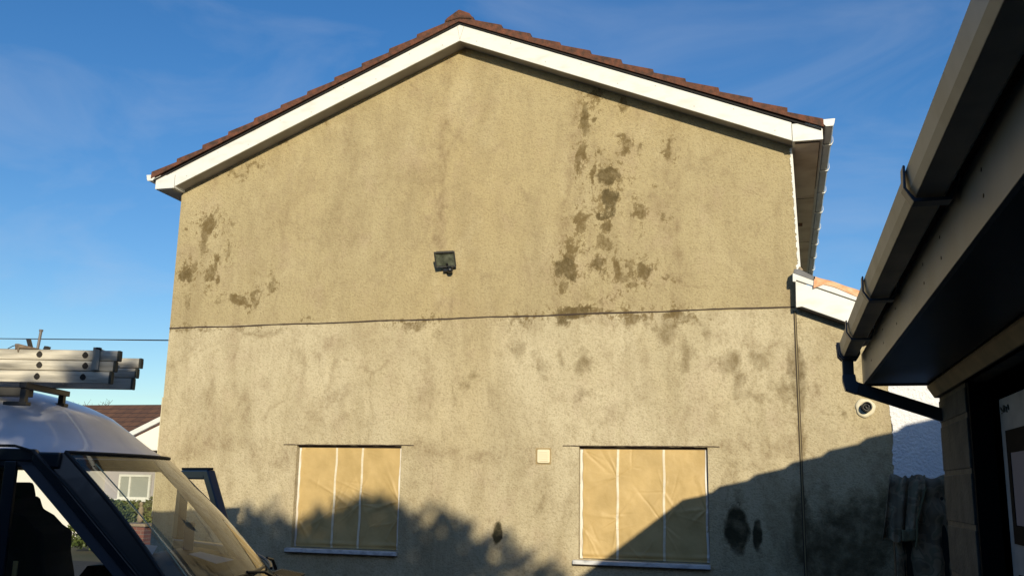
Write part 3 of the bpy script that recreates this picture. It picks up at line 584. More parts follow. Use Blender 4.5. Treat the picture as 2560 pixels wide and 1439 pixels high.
mb.add(v, [(0, 1, 5, 4), (1, 2, 6, 5), (2, 3, 7, 6)]); mb.build('reflector', mat('reflector_metal', (.10, .11, .085), .3, (.34, .35, .29), 16), hd)
mb = MB().box(-.05, .05, -.06, .0, -.045, .045).tube([(0, -.05, 0), (.01, -.10, .05)], .016, 10); mb.build('wall_bracket', BLACK, flood, bevel=.005)
mb = MB(); fl_add(mb, (-.112, .02, .0), .01, .03, .09); mb.build('yoke_arm', BLACK, flood)
mb = MB(); fl_add(mb, (.112, .02, .0), .01, .03, .09); mb.build('yoke_arm', BLACK, flood)
fl_add(mb := MB(), (-.02, -.002, .089), .02, .02, .012); mb.build('catch', BLACK, hd)
sn = MB().blob((.045, -.085, -.035), (.036, .036, .034)).build('motion_sensor', mat('sensor_black', (.015, .016, .016), .25), flood, smooth=True)
MB().box(.012, .078, -.115, -.055, -.006, .006).build('sensor_hood', BLACK, sn, bevel=.004)

# ------------------------------------------------------------------ garage on the right
gar = empty('garage', (0, 0, 0), 0, 'dark outbuilding close by on the right with pale gutter, fascia and open doorway', 'outbuilding')
GX, GY1 = .972, 6.62
mb = MB(); z = 0; k = 0; c = .298
mbm = MB()
while z < 2.2:
    zt = min(z+c, 2.25)
    mb.box(GX, GX+.1, 5.70+(.004 if k % 2 else 0), GY1-.004, z, zt-.028); mbm.box(GX+.006, GX+.1, 5.706, GY1-.008, zt-.028, zt); z = zt; k += 1
mb.build('block_pier', BLOCK, gar, bevel=.006); mbm.build('mortar_joint', MORT, gar)
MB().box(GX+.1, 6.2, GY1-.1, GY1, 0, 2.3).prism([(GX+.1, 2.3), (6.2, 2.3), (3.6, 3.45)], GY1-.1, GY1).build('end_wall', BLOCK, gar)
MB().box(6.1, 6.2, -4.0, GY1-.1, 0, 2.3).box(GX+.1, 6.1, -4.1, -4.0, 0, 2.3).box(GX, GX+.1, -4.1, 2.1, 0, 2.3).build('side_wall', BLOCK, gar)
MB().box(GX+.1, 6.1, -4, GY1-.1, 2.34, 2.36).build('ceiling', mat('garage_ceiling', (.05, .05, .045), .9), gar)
MB().box(GX-.012, GX+.1, 2.1, 5.70, 2.245, 2.30).build('door_head', TRIM, gar)
MB().prism([(GX-.06, 2.325), (GX-.06, 2.31), (GX-.02, 2.245), (GX+.02, 2.245), (GX+.02, 2.325)], -4.0, GY1+.012).build('wall_trim', TRIM, gar, bevel=.004)
FX = .524; EZ = 2.328
MB().box(FX, FX+.022, -4.2, 6.60, EZ, 2.53).build('fascia_board', FASC, gar, bevel=.003)
for yy in (5.9, 5.2, 4.6, 3.7, 3.3, 2.6):
    for zz in (2.40, 2.47): MB().tube([(FX-.002, yy, zz), (FX+.004, yy, zz)], .006, 8).build('fixing_screw', BLACK, gar)
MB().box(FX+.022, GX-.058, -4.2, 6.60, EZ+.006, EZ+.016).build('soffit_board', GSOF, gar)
MB().box(FX+.022, GX+.03, 6.60, 6.625, EZ-.004, 2.50).build('box_end', mat('box_end_dark', (.05, .045, .04), .5), gar)
gg = gutter(.384+.112+.01, -1, 2.585, -4.0, 6.47, GUTG, BRKT, 100, parent=gar, w=.122, d=.085)
def clip(y, m=BRKT, par=gg):
    w, d, x_in, z = .122, .085, .506, 2.585
    cp = [(-.014, .004), (-.014, -d*.5), (.010, -d-.008), (w-.020, -d-.008), (w+.004, -d*.70), (w+.003, .008), (w+.010, .010), (w+.012, -d*.7), (w-.014, -d-.019), (.004, -d-.019), (-.020, -d*.5), (-.020, .004)]
    MB().prism([(x_in-a, z+b) for a, b in cp], y, y+.06).build('gutter_bracket', m, par, bevel=.003)
for y in (1.4, 2.90, 4.45, 5.62): clip(y)
# running outlet, stop end and offset pipe
mb = MB(); w, d, xi, z = .122, .085, .506, 2.585
pr = [(xi+.004, z), (xi+.002, z-.06), (xi-.02, z-.095), (xi-.100, z-.095), (xi-.124, z-.07), (xi-.130, z+.006)]
ou = MB().prism(pr, 6.47, 6.62).build('gutter_outlet', BRKT, gar, bevel=.003)
for y in (6.50, 6.585): MB().prism([(a-(.008 if a < .45 else -.004), b-(.006 if b < 2.55 else -.006)) for a, b in pr], y, y+.022).build('outlet_rib', BRKT, ou, bevel=.003)
px0, px1, py0, py1 = .400, .468, 6.51, 6.58
MB().box(px0, px1, py0, py1, 2.36, 2.492).build('outlet_spigot', PIPE, ou, bevel=.006)
MB().prism([(px0-.004, 2.39), (px1+.006, 2.39), (px1+.012, 2.345), (px1+.03, 2.335), (px1+.012, 2.262), (px0+.01, 2.288), (px0-.004, 2.345)], py0-.004, py1+.004).build('pipe_elbow', BRKT, ou, bevel=.004)
MB().prism([(px1+.016, 2.342), (px1+.004, 2.268), (GX+.02, 2.085), (GX+.02, 2.165)], py0, py1).build('downpipe', PIPE, gar, bevel=.005)
MB().prism([(GX+.021, 2.16), (GX+.021, 2.08), (GX+.021, 0.0), (GX+.09, 0.0), (GX+.09, 2.16)], GY1+.004, GY1+.07).build('downpipe', PIPE, gar, bevel=.005)
# roof, sawtooth verge (throws the stepped shadow on the gable)
C = .37; e0 = .430; sl = .3445; poly = [(e0, 2.555)]; x = e0
while x < 3.6:
    xb = min(x+C, 3.62); poly.append((x, 2.60+sl*(x-e0)+.040)); poly.append((xb, 2.60+sl*(xb-e0)-.002)); x += C
poly += [(3.62, 2.60+sl*3.19-.09)]
MB().prism(poly, -4.3, 6.70).build('roof', TILE, gar)
MB().prism([(3.62, 3.61), (3.62, 3.70), (6.7, 2.65), (6.7, 2.56)], -4.3, 6.70).build('roof', TILE, gar)
MB().prism([(FX+.03, 2.345), (FX+.03, 2.53), (3.62, 3.58), (3.62, 2.4)], 6.60, 6.618).build('gable_board', WHITE, gar)
MB().box(.985, 1.095, 5.655, 5.699, 0, 2.244).build('shade_lining', CHAR, gar)  # black lining added to darken the near face of the pier
# open door leaf inside the doorway
DX = 1.1
door = empty('garage_door_leaf', (DX, 5.0, 0), 0, 'pale door leaf with a black framed panel standing open inside the outbuilding doorway', 'door')
MB().box(0, .045, -.36, .507, .05, 2.135).build('door_slab', DOORW, door, bevel=.004)
d0, d1 = .372, -.25
MB().box(-.010, -.001, d1, d0, 1.856, 1.966).box(-.010, -.001, d0-.065, d0, 1.505, 1.856).box(-.010, -.001, d1, d0, 1.415, 1.505).box(-.010, -.001, d1, d1+.065, 1.505, 1.856).build('black_frame', CHAR, door)
MB().box(-.010, -.001, d1, d0-.03, .2, 1.27).build('lower_panel', CHAR, door)
MB().box(-.006, -.002, d1+.066, d0-.066, 1.506, 1.855).build('frosted_panel', PANEL, door)
FMARK = mat('faded_marker', (.07, .09, .08), .8); rr = random.Random(4)      # faint scrawled marks near the top
y = .49
for k in range(5):
    y -= .042; z = 2.075
    for s in range(2):
        a = (-.004, y+rr.uniform(-.018, .018), z+rr.uniform(-.02, .02)); b_ = (-.004, y+rr.uniform(-.02, .02), z+rr.uniform(-.025, .025)); MB().tube([a, b_], .0035, 5).build('scrawled_mark', FMARK, door)
MB().tube([(-.001, -.31, 1.02), (-.05, -.31, 1.02), (-.05, -.20, 1.02)], .011, 8).build('handle', BLACK, door)

# ------------------------------------------------------------------ side gate and the jacket slung over it
gate = empty('side_gate', (1.4, 8.05, 0), 0, 'dark boarded side gate between the house and the outbuilding, under the jacket', 'gate')
mb = MB()
for k in range(9): mb.box(-.52+k*.13, -.52+k*.13+.122, 0, .022, .06, 1.66+.0*k)
mb.build('gate_boards', GATEW, gate, bevel=.003)
MB().box(-.53, .66, .023, .06, 1.45, 1.55).build('ledge', GATEW, gate)
MB().box(-.53, .66, .023, .06, .25, .35).build('ledge', GATEW, gate)
for x in (-.60, .67): MB().box(x, x+.07, -.02, .06, 0, 1.68).build('gate_post', GATEW, gate, bevel=.004)
MB().tube([(.5, -.01, 1.05), (.5, -.05, 1.05), (.56, -.05, 1.05)], .01, 8).build('latch', STEEL, gate)
def camo():
    m = bpy.data.materials.new('camouflage_cloth'); m.use_nodes = True; t = m.node_tree; b = t.nodes['Principled BSDF']; b.inputs['Roughness'].default_value = .95
    c = N(t, 'ShaderNodeTexCoord'); n = N(t, 'ShaderNodeTexNoise'); n.inputs['Scale'].default_value = 8; n.inputs['Detail'].default_value = 1.5; n.inputs['Distortion'].default_value = .4
    r = N(t, 'ShaderNodeValToRGB'); r.color_ramp.interpolation = 'CONSTANT'; e = r.color_ramp.elements
    e[0].color = (.20, .15, .095, 1); e[1].position = .44; e[1].color = (.30, .225, .145, 1)
    for p, q in ((.53, (.22, .18, .11, 1)), (.60, (.37, .275, .175, 1))): x = e.new(p); x.color = q
    t.links.new(c.outputs['Object'], n.inputs['Vector']); t.links.new(n.outputs['Fac'], r.inputs[0]); t.links.new(r.outputs[0], b.inputs['Base Color'])
    return m
CAMO = camo()
jk = empty('jacket', (1.0, 7.98, 1.72), 0, 'drab camouflage jacket slung over the top of the side gate', 'jacket')
def drape(xa, xb, ztop, zbot, seed, y0, waves, depth, back=True, lean=(0, 0), n=60, m_=44):
    P = []
    for i in range(m_+1):
        t = i/m_; row = []
        for j in range(n+1):
            s = j/n; xt = xa+(xb-xa)*s; xq = xt+(lean[0]+(lean[1]-lean[0])*s)*t
            fold = depth*(math.sin(s*waves*2*math.pi+seed+t*1.2)+.5*math.sin(s*waves*3.7*math.pi+seed*2-t*2))*(.35+t)
            if t < .12: a = t/.12*math.pi*.5; y = y0+.07*math.cos(a); z = ztop-.045+.045*math.sin(a)*(1+.35*math.sin(s*17+seed)) 
            else: y = y0-.012-fold; zt = (t-.12)/.88; z = ztop-.03-(ztop-.03-zbot(s))*zt
            y -= .012*mnoise.noise(Vector((xq*9, z*9, seed)))*2
            row.append((xq-1.0, y-7.98, z-1.72))
        P.append(row)
    return MB().grid(P)
drape(.80, 1.30, 1.775, lambda s: .88+.04*math.sin(s*8), 1.0, 8.03, 2.0, .032).build('jacket_body', CAMO, jk, smooth=True, thick=.004)
drape(.795, .955, 1.765, lambda s: 1.30+.10*(s)*0+.02*math.sin(s*9), 2.2, 7.98, 1.4, .026, lean=(-.085, -.05)).build('sleeve', CAMO, jk, smooth=True, thick=.004)
drape(.93, 1.05, 1.77, lambda s: 1.36-.05*s, 4.2, 7.955, 1.0, .022, lean=(-.06, -.10)).build('sleeve', CAMO, jk, smooth=True, thick=.004)
mb = MB(); mb.grid([[(-.150-.004*i, -.062-.004*math.sin(j*1.3), -.295-.085*i/6+.008*math.sin(j*.9)) if 0 else (-.155+.10*j/8, -.066-.004*math.sin(j*1.3), -.335-.085*i/6-.006*math.sin(j*.7)) for j in range(9)] for i in range(7)])
mb.build('cuff_lining', TAG, jk, smooth=True, thick=.003)
MB().tube([(.035, -.058, -.02), (.0, -.068, -.13), (-.045, -.072, -.27), (-.05, -.072, -.38), (-.065, -.070, -.46)], .0065, 6).build('piping_cord', mat('pale_piping', (.16, .15, .075), .8), jk)
MB().box(.19, .20, -.06, -.055, -.10, -.06).build('zip_pull', mat('zip_metal', (.4, .4, .38), .4), jk)

# ------------------------------------------------------------------ van
VA = R_(16); U = Vector((math.cos(VA), math.sin(VA), 0)); V = Vector((-math.sin(VA), math.cos(VA), 0)); u0, v0 = -4.0, 6.2
def loc2w(u, v, z): return U*u+V*v+Vector((0, 0, z))
def atV(x, y, v):
    r = ray(x, y); p = r*v/(r @ np.array(V)); return (float(p @ np.array(U))-u0, v-v0, float(p[2])+EYE)
van = empty('parked_van', tuple(loc2w(u0, v0, 0)), VA, 'navy blue van with a white high roof, its far door open, parked at the left', 'van')
HW = .86        # half width at the waist
def lu(u): return u-u0
def hdr(t): return lu(-2.20-.22*t*t)            # header edge, t=-1 near .. 1 far
def cwl(t): return lu(-1.42-.31*t*t)
ZH, ZC, WH, WC = 1.785, 1.04, .80, .85
# roof cap
def prof(u):     # crown height along the van
    xs = [-9, lu(-3.24), lu(-3.0), lu(-2.82), lu(-2.71), lu(-2.60), lu(-2.47), lu(-2.35), lu(-2.22)]
    zs = [2.225, 2.215, 2.180, 2.135, 2.097, 2.047, 1.955, 1.865, ZH]
    return float(np.interp(u, xs, zs))
P = []; NT = 48
us = [lu(-6.6), lu(-6.55), lu(-6.0), lu(-5), lu(-4), lu(-3.5)]
rows = []
for i in range(46):
    s = i/45                      # 0 rear .. 1 header
    row = []
    for j in range(NT+1):
        t = -1+2*j/NT
        uend = hdr(t); ust = lu(-6.6); u = ust+(uend-ust)*(1-(1-s)**2.2)
        # crown profile shifted so that the front follows the curved header
        f = u+(hdr(0)-uend)*max(0, 1-(uend-u)/1.2)
        zc = prof(f)
        e = 3.6-.8*max(0, 1-(uend-u)/.9)
        z = ZH+(zc-ZH)*(1-abs(t)**e)**(1/1.5)
        tt = math.copysign(abs(t)**.62, t) if 0 else t
        row.append((u, tt*WH*(1.0+.02*(1-s)), max(z, ZH)))
    rows.append(row)
MB().grid(rows).build('roof', VWHITE, van, smooth=True)
rear = [(p[0], p[1], p[2]) for p in rows[0]]
MB().add(rear+[(rear[-1][0], HW, .62), (rear[0][0], -HW, .62)], [tuple(range(len(rear)+2))]).build('rear_panel', VNAVY, van)
# header seal line and windscreen
ws = MB(); P = []
for i in range(13):
    s = i/12; P.append([(hdr(t)*(1-s)+cwl(t)*s+.03*math.sin(math.pi*s), t*(WH*(1-s)+WC*s), ZH*(1-s)+ZC*s) for t in [-1+2*j/28 for j in range(29)]])
wsc = MB().grid(P).build('windscreen', SCREEN, van, smooth=True)
def wpt(t, s, off=0): return (hdr(t)*(1-s)+cwl(t)*s+.03*math.sin(math.pi*s)+off, t*(WH*(1-s)+WC*s), ZH*(1-s)+ZC*s+off)
MB().tube([wpt(-1+2*j/28, 0, .004) for j in range(29)], .009, 6).build('header_seal', RUBBER, wsc)
for t in (-1, 1): MB().tube([wpt(t, i/12, .004) for i in range(13)], .012, 6).build('side_seal', RUBBER, wsc)
MB().tube([wpt(-.86, i/12, .006) for i in range(1, 13)], .0035, 5).build('edge_highlight_line', mat('edge_highlight_pale', (.45, .47, .30), .5), wsc)  # pale line painted for the highlight along glass edge and pillar
# A pillars
for t, sg in ((-1, -1), (1, 1)):
    Pp = []
    for i in range(13):
        s = i/12; p = Vector(wpt(t, s)); wd = .115+.03*s
        if t > 0: wd = .07
        Pp.append([(p.x, p.y-sg*.07, p.z), (p.x+.0, p.y, p.z), (p.x-wd, p.y+sg*.015, p.z-.02), (p.x-wd, p.y-sg*.05, p.z-.02), (p.x-.03, p.y-sg*.10, p.z), (p.x, p.y-sg*.07, p.z)])
    MB().grid(Pp).build('windscreen_pillar', VNAVY, van, smooth=False)
# near side: door with quarter light; far side: open doorway
def side(y, sg, door_open):
    body = MB()
    zb = .62
    # rear body side
    body.box(lu(-6.6), lu(-3.55), min(y, y-sg*.03), max(y, y-sg*.03), zb, ZH)
    # front wing
    body.prism([(lu(-1.75), zb+.1), (lu(-1.75), ZC-.02), (lu(-1.1), ZC-.06), (lu(-.72), .88), (lu(-.62), .75), (lu(-.7), zb)], min(y, y-sg*.03), max(y, y-sg*.03), 'Y')
    # gutter rail over the doors
    body.box(lu(-3.55), lu(-2.43), min(y-sg*.05, y-sg*.02), max(y-sg*.05, y-sg*.02), 1.70, ZH)
    body.box(lu(-3.55), lu(-1.75), min(y, y-sg*.05), max(y, y-sg*.05), zb, .70)
    return body.build('body_side', VNAVY, van, bevel=.01)
side(-HW, -1, False); side(HW, 1, True)
# near door
dn = MB(); yv = -HW
sideline = [lambda q: 0]
A0 = Vector(wpt(-1, 0)); A1 = Vector(wpt(-1, 1))
g_top, g_bot = 1.735, 1.10
def alongA(z, off): s = (ZH-z)/(ZH-ZC); return (A0.x+(A1.x-A0.x)*s)-off
dn.prism([(lu(-3.50), .7), (lu(-3.50), g_bot), (alongA(g_bot, .10), g_bot), (lu(-1.78), .98), (lu(-1.78), .7)], yv-.01, yv+.05, 'Y')
dn.prism([(lu(-3.50), g_top), (lu(-3.50), 1.80), (alongA(1.80, .13), 1.80), (alongA(g_top, .20), g_top)], yv+.01, yv+.05, 'Y')
dn.prism([(alongA(g_top, .20), g_top), (alongA(1.80, .13), 1.80), (alongA(g_bot, .105), g_bot), (alongA(g_bot, .17), g_bot)], yv+.005, yv+.05, 'Y')
dn.prism([(lu(-2.72), g_bot), (lu(-2.72), g_top), (lu(-2.655), g_top), (lu(-2.655), g_bot)], yv+.01, yv+.045, 'Y')
dn.box(lu(-3.50), lu(-3.42), yv+.01, yv+.05, g_bot, g_top)
door_n = dn.build('door', VNAVY, van, bevel=.006)
MB().add([(x_, yv+.028, z_) for x_, z_ in [(lu(-3.42), g_bot), (lu(-3.42), g_top), (alongA(g_top, .29), g_top), (alongA(g_bot, .25), g_bot)]], [(0, 1, 2, 3)]).build('side_glass', SIDEGL, door_n)
MB().prism([(alongA(g_top, .29), g_top), (alongA(g_top, .20), g_top), (alongA(g_bot, .17), g_bot), (alongA(g_bot, .25), g_bot)], yv+.020, yv+.048, 'Y').build('window_channel', mat('window_channel_grey', (.035, .04, .055), .5), door_n, bevel=.004)
MB().tube([(lu(-3.5), yv-.0, 1.815), (alongA(1.815, .22), yv-.0, 1.815), (alongA(1.79, .15), yv, 1.79), (alongA(1.60, .11), yv-.0, 1.60), (alongA(1.1, .09), yv-.002, 1.1)], .008, 6).build('door_seal', RUBBER, door_n)
MB().box(lu(-3.42), lu(-3.26), yv-.03, yv-.012, 1.0, 1.03).build('handle', BLACK, door_n)
# far door standing open
H = Vector((lu(-1.905), HW, 0)); ang = R_(131.5); dd = Vector((math.cos(ang), math.sin(ang), 0)); dn_ = Vector((-dd.y, dd.x, 0))
def dpt(s, z, o=0): p = H+dd*s+dn_*o; return (p.x, p.y, z)
def dpoly(pts, o0, o1):
    n = len(pts); return [dpt(s, z, o0) for s, z in pts]+[dpt(s, z, o1) for s, z in pts], [tuple(range(n)), tuple(range(2*n-1, n-1, -1))]+[(i, i+n, (i+1) % n+n, (i+1) % n) for i in range(n)]
mb = MB(); 
for pts in ([(0, .7), (0, 1.10), (.09, 1.20), (.95, 1.20), (.99, 1.1), (.99, .7)], [(.0, 1.10), (.10, 1.20), (.50, 1.655), (.54, 1.725), (.45, 1.725), (.01, 1.20)], [(.50, 1.655), (.50, 1.725), (.92, 1.725), (.965, 1.655)], [(.885, 1.20), (.885, 1.655), (.965, 1.655), (.99, 1.20)]):
    v, f = dpoly(pts, -.035, .03); mb.add(v, f)
fd = mb.build('door', mat('van_door_frame_navy', (.028, .042, .065), .35), van, bevel=.010)
v, f = dpoly([(.08, 1.225), (.405, 1.655), (.895, 1.655), (.895, 1.225)], -.004, .0); 
mb = MB(); v, f = dpoly([(.45, 1.7255), (.93, 1.7255), (.93, 1.743), (.45, 1.743)], -.02, .02); mb.add(v, f); mb.build('door_seal', RUBBER, fd)
# bonnet, cowl, grille, bumper, lamps, wheels
P = []
for i in range(9):
    s = i/8; P.append([((cwl(t)+.02)*(1-s)+(lu(-.72)-.12*t*t)*s, t*(WC*(1-s)+.80*s), ZC-.02-.05*s-.16*s*s-.05*abs(t)**3) for t in [-1+2*j/20 for j in range(21)]])
bon = MB().grid(P).build('bonnet', VNAVY, van, smooth=True, thick=.01)
P = []
for i in range(5):
    s = i/4; P.append([(cwl(t)+.005+.16*s, t*WC*.98, ZC+.012-.03*s) for t in [-1+2*j/28 for j in range(29)]])
cow = MB().grid(P).build('cowl_panel', VTRIM, van, smooth=True, thick=.008)
mb = MB()
for k in range(12):
    u_ = cwl(.62)+.03+k*.014; mb.box(u_, u_+.006, .28, .70, ZC+.010-.0026*k, ZC+.022-.0026*k)
mb.build('cowl_grille', BLACK, cow)
MB().box(lu(-.74), lu(-.60), -.84, .84, .55, .74).build('bumper', VTRIM, van, bevel=.03, seg=3)
MB().box(lu(-.70), lu(-.655), -.42, .42, .75, .85).build('radiator_grille', BLACK, van, bevel=.01)
for s in (-1, 1):
    MB().box(lu(-.80), lu(-.66), s*.62-.14, s*.62+.14, .75, .88).build('headlight', mat('headlight_lens', (.5, .5, .5), .1), van, bevel=.03, seg=3)
    for uu in (-1.35, -5.4):
        c = Vector((lu(uu), s*(HW-.10), .595)); n_ = 28
        tyre = MB(); Q = []
        for j in range(n_+1):
            a = 2*math.pi*(j % n_)/n_; ca, sa_ = math.cos(a), math.sin(a)
            Q.append([(c.x+r*ca, c.y+y, c.z+r*sa_) for r, y in ((.15, -.09), (.245, -.10), (.265, -.07), (.265, .07), (.245, .10), (.15, .09), (.15, -.09))])
        wh = tyre.grid(Q).build('wheel', RUBBER, van, smooth=True)
        Q = [[(c.x+r*math.cos(2*math.pi*(j % n_)/n_), c.y+s*y, c.z+r*math.sin(2*math.pi*(j % n_)/n_)) for r, y in ((.0, .04), (.06, .05), (.08, .02), (.13, .03), (.15, .085))] for j in range(n_+1)]
        MB().grid(Q).build('rim', mat('rim_silver', (.4, .4, .42), .4, metal=.6), wh, smooth=True)
MB().box(lu(-6.55), lu(-.8), -.80, .80, .52, .64).build('floor_pan', VTRIM, van)
MB().box(lu(-3.62), lu(-3.58), -.80, .80, .64, 1.78).build('bulkhead', VTRIM, van)
P = []
for j_ in range(25):
    t = -.95+1.9*j_/24; row = [(lu(-2.28), t*.82, .65), (lu(-2.28), t*.82, 1.13)]; us0, us1 = lu(-2.24), cwl(t)-.03
    for i_ in range(12):
        u_ = us0+(us1-us0)*i_/11; sw = (u_-hdr(t))/(cwl(t)-hdr(t)); zw = ZH*(1-sw)+ZC*sw-.05
        row.append((u_, t*.82, min(1.185+.02*math.sin(i_*.5)-.06*i_/11, zw)))
    P.append(row)
MB().grid(P).build('dashboard', DASH, van, smooth=True)
MB().box(lu(-3.58), lu(-2.45), -.76, .76, 1.705, 1.72).build('headliner', mat('headliner_beige', (.085, .07, .045), .9), van)
# steering wheel (UK: right hand side = near side when the nose points right)
sc = Vector((lu(-2.28), -.42, 1.10)); axd = Vector((-.62, 0, .78)).normalized(); sa1 = Vector((0, 1, 0)); sa2 = axd.cross(sa1)
mb = MB(); mb.tube([sc+sa1*.20*math.cos(2*math.pi*j/28)+sa2*.20*math.sin(2*math.pi*j/28) for j in range(29)], .016, 8, cap=False)
for a in (0, 2.1, 4.2): mb.tube([sc, sc+sa1*.19*math.cos(a)+sa2*.19*math.sin(a)], .014, 6)
mb.tube([sc, sc-axd*.35], .03, 8); mb.build('steering_wheel', VTRIM, van, smooth=True)
def seat(y):
    m = MB().prism([(lu(-3.42), .75), (lu(-3.47), 1.42), (lu(-3.40), 1.50), (lu(-3.30), 1.50), (lu(-3.24), 1.42), (lu(-3.16), .85), (lu(-2.62), .84), (lu(-2.60), .72), (lu(-2.7), .46), (lu(-3.4), .46)], y-.24, y+.24, 'Y')
    s_ = m.build('seat', SEAT, van, bevel=.05, seg=3)
    MB().prism([(lu(-3.40), 1.53), (lu(-3.41), 1.66), (lu(-3.37), 1.69), (lu(-3.31), 1.69), (lu(-3.29), 1.65), (lu(-3.30), 1.53)], y-.12, y+.12, 'Y').build('headrest', SEAT, s_, bevel=.03, seg=3)
seat(.36)
q_ = [atV(x, y, 5.72) for x, y in ((-110, 1222), (-20, 1226), (24, 1240), (34, 1262), (52, 1238), (62, 1246), (70, 1272), (98, 1288), (120, 1312), (145, 1330), (141, 1380), (150, 1439), (150, 1530), (-110, 1530))]
ds_ = MB().prism([(p[0], p[2]) for p in q_], -.66, -.28).build('seat', SEAT, van, bevel=.012)
q_ = [atV(x, y, 5.72) for x, y in ((22, 1208), (58, 1203), (62, 1222), (66, 1246), (20, 1252))]
MB().prism([(p[0], p[2]) for p in q_], -.60, -.34).build('headrest', SEAT, ds_, bevel=.02)
# belt anchor, papers on the dash, wipers
MB().add([(-.0, 0, 0)], []) 
bp = Vector(atV(38, 1415, v0-.79)); MB().box(bp.x-.014, bp.x+.014, bp.y-.004, bp.y+.004, bp.z-.05, bp.z+.03).build('seat_belt_buckle', mat('brass_buckle', (.45, .38, .16), .4), van, bevel=.004)
q = [atV(x, y, v) for x, y, v in ((300, 1352, 5.95), (393, 1364, 5.95), (368, 1405, 5.75), (318, 1378, 5.75))]
def sheet(pts, name, zoff=0): 
    return MB().add([(p[0], p[1], p[2]+zoff) for p in pts]+[(p[0], p[1], p[2]+zoff+.002) for p in pts], [(0, 1, 2, 3), (7, 6, 5, 4), (0, 4, 5, 1), (1, 5, 6, 2), (2, 6, 7, 3), (3, 7, 4, 0)]).build(name, PAPERW, van)
def onz(x, y, z):
    r = ray(x, y); p = r*(z-EYE)/r[2]; return (float(p @ np.array(U))-u0, float(p @ np.array(V))-v0, z)
sheet([onz(296, 1352, 1.225), onz(394, 1364, 1.225), onz(368, 1406, 1.205), onz(318, 1378, 1.215)], 'paper_sheet')
sheet([onz(472, 1384, 1.20), onz(500, 1378, 1.20), onz(585, 1398, 1.17), onz(540, 1408, 1.17)], 'paper_sheet')
p_ = onz(470, 1366, 1.21); MB().box(p_[0]-.035, p_[0]+.035, p_[1], p_[1]+.003, p_[2]-.04, p_[2]+.16).build('paper_sheet', PAPERW, van)
a_ = onz(352, 1390, 1.219); b2_ = onz(358, 1387, 1.219); MB().tube([a_, b2_, onz(361, 1392, 1.217)], .003, 5).build('ink_mark', INK, van)
def wiper(t0_, s0, t1_, s1, bow, pivot):
    n = 10; path = []
    for i in range(n+1):
        k = i/n; p = Vector(wpt(t0_+(t1_-t0_)*k, s0+(s1-s0)*k, .018)); p.z += bow*math.sin(math.pi*k); path.append(p)
    w_ = MB().tube(path, .010, 6).build('wiper', BLACK, van)
    mid = path[n//2]
    MB().tube([mid+Vector((.004, 0, .012)), (mid+Vector(pivot))*.5+Vector((.01, 0, .03)), Vector(pivot)], .009, 6, r2=.012).build('wiper_arm', BLACK, w_)
wiper(.18, .93, .98, .86, .0, (cwl(.8)+.06, .72, ZC+.02))
wiper(-.75, .95, .0, .90, .0, (cwl(-.1)+.06, -.05, ZC+.02))
# tall curved arm with a knob at the far front corner (door mirror stay)
a0 = Vector(atV(645, 1422, v0+.80)); a1 = Vector(atV(637, 1390, v0+.83)); a2 = Vector(atV(624, 1367, v0+.85)); a3 = Vector(atV(607, 1363, v0+.85))
ar = MB().tube([a0, a1, a2, a3], .014, 8, r2=.010).build('mirror_stay', VTRIM, van, smooth=True)
k0_ = Vector(atV(605, 1372, v0+.85)); MB().prism([(k0_.x-.018, k0_.z+.028), (k0_.x+.020, k0_.z+.024), (k0_.x+.014, k0_.z-.02), (k0_.x+.002, k0_.z-.036), (k0_.x-.012, k0_.z-.02)], k0_.y-.02, k0_.y+.02).build('stay_knob', BLACK, ar, bevel=.006)
MB().tube([Vector(atV(608, 1385, v0+.85)), Vector(atV(609, 1412, v0+.84))], .006, 6).build('stay_rod', BLACK, ar)
MB().prism([(a0.x-.055, a0.z-.01), (a0.x-.03, a0.z+.02), (a0.x+.03, a0.z+.03), (a0.x+.06, a0.z-.02), (a0.x+.03, a0.z-.05), (a0.x-.03, a0.z-.03)], a0.y-.04, a0.y+.04).build('stay_foot', BLACK, ar, bevel=.01)
# ------------------------------------------------------------------ roof rack and ladders
rack = empty('roof_rack', tuple(loc2w(u0, v0, 2.1)), VA, 'black steel roof rack bars carrying the ladders on the van roof', 'roof rack')
def rl(u, v, z): return (u-u0, v-v0, z-2.1)
for uu in (-2.71, -3.9, -5.1):
    vb = 5.99 if uu > -3 else 6.95
    a, b_ = rl(uu-.02, 5.43, 2.140), rl(uu+.02, vb, 2.172)
    MB().box(a[0], b_[0], a[1], b_[1], a[2]+(.02 if uu < -3 else 0), b_[2]).build('cross_bar', STEEL, rack, bevel=.003)
    for vv in (5.46, vb-.06):
        c = rl(uu, vv, 0); zb_ = (2.055 if vv < 5.7 else 2.085) if uu > -3 else 2.04
        MB().box(c[0]-.016, c[0]+.016, c[1]-.02, c[1]+.02, zb_-2.1, 2.1395-2.1).box(c[0]-.10, c[0]+.03, c[1]-.03, c[1]+.03, zb_-.012-2.1, zb_+.008-2.1).build('bar_foot', STEEL, rack, bevel=.003)
c = rl(-2.86, 5.62, 0); MB().box(c[0]-.12, c[0]+.10, c[1]-.05, c[1]+.05, 2.105-2.1, 2.155-2.1).build('rack_clamp', STEEL, rack, bevel=.004)
ENDCAP = mat('rubber_end_cap', (.05, .052, .04), .8)
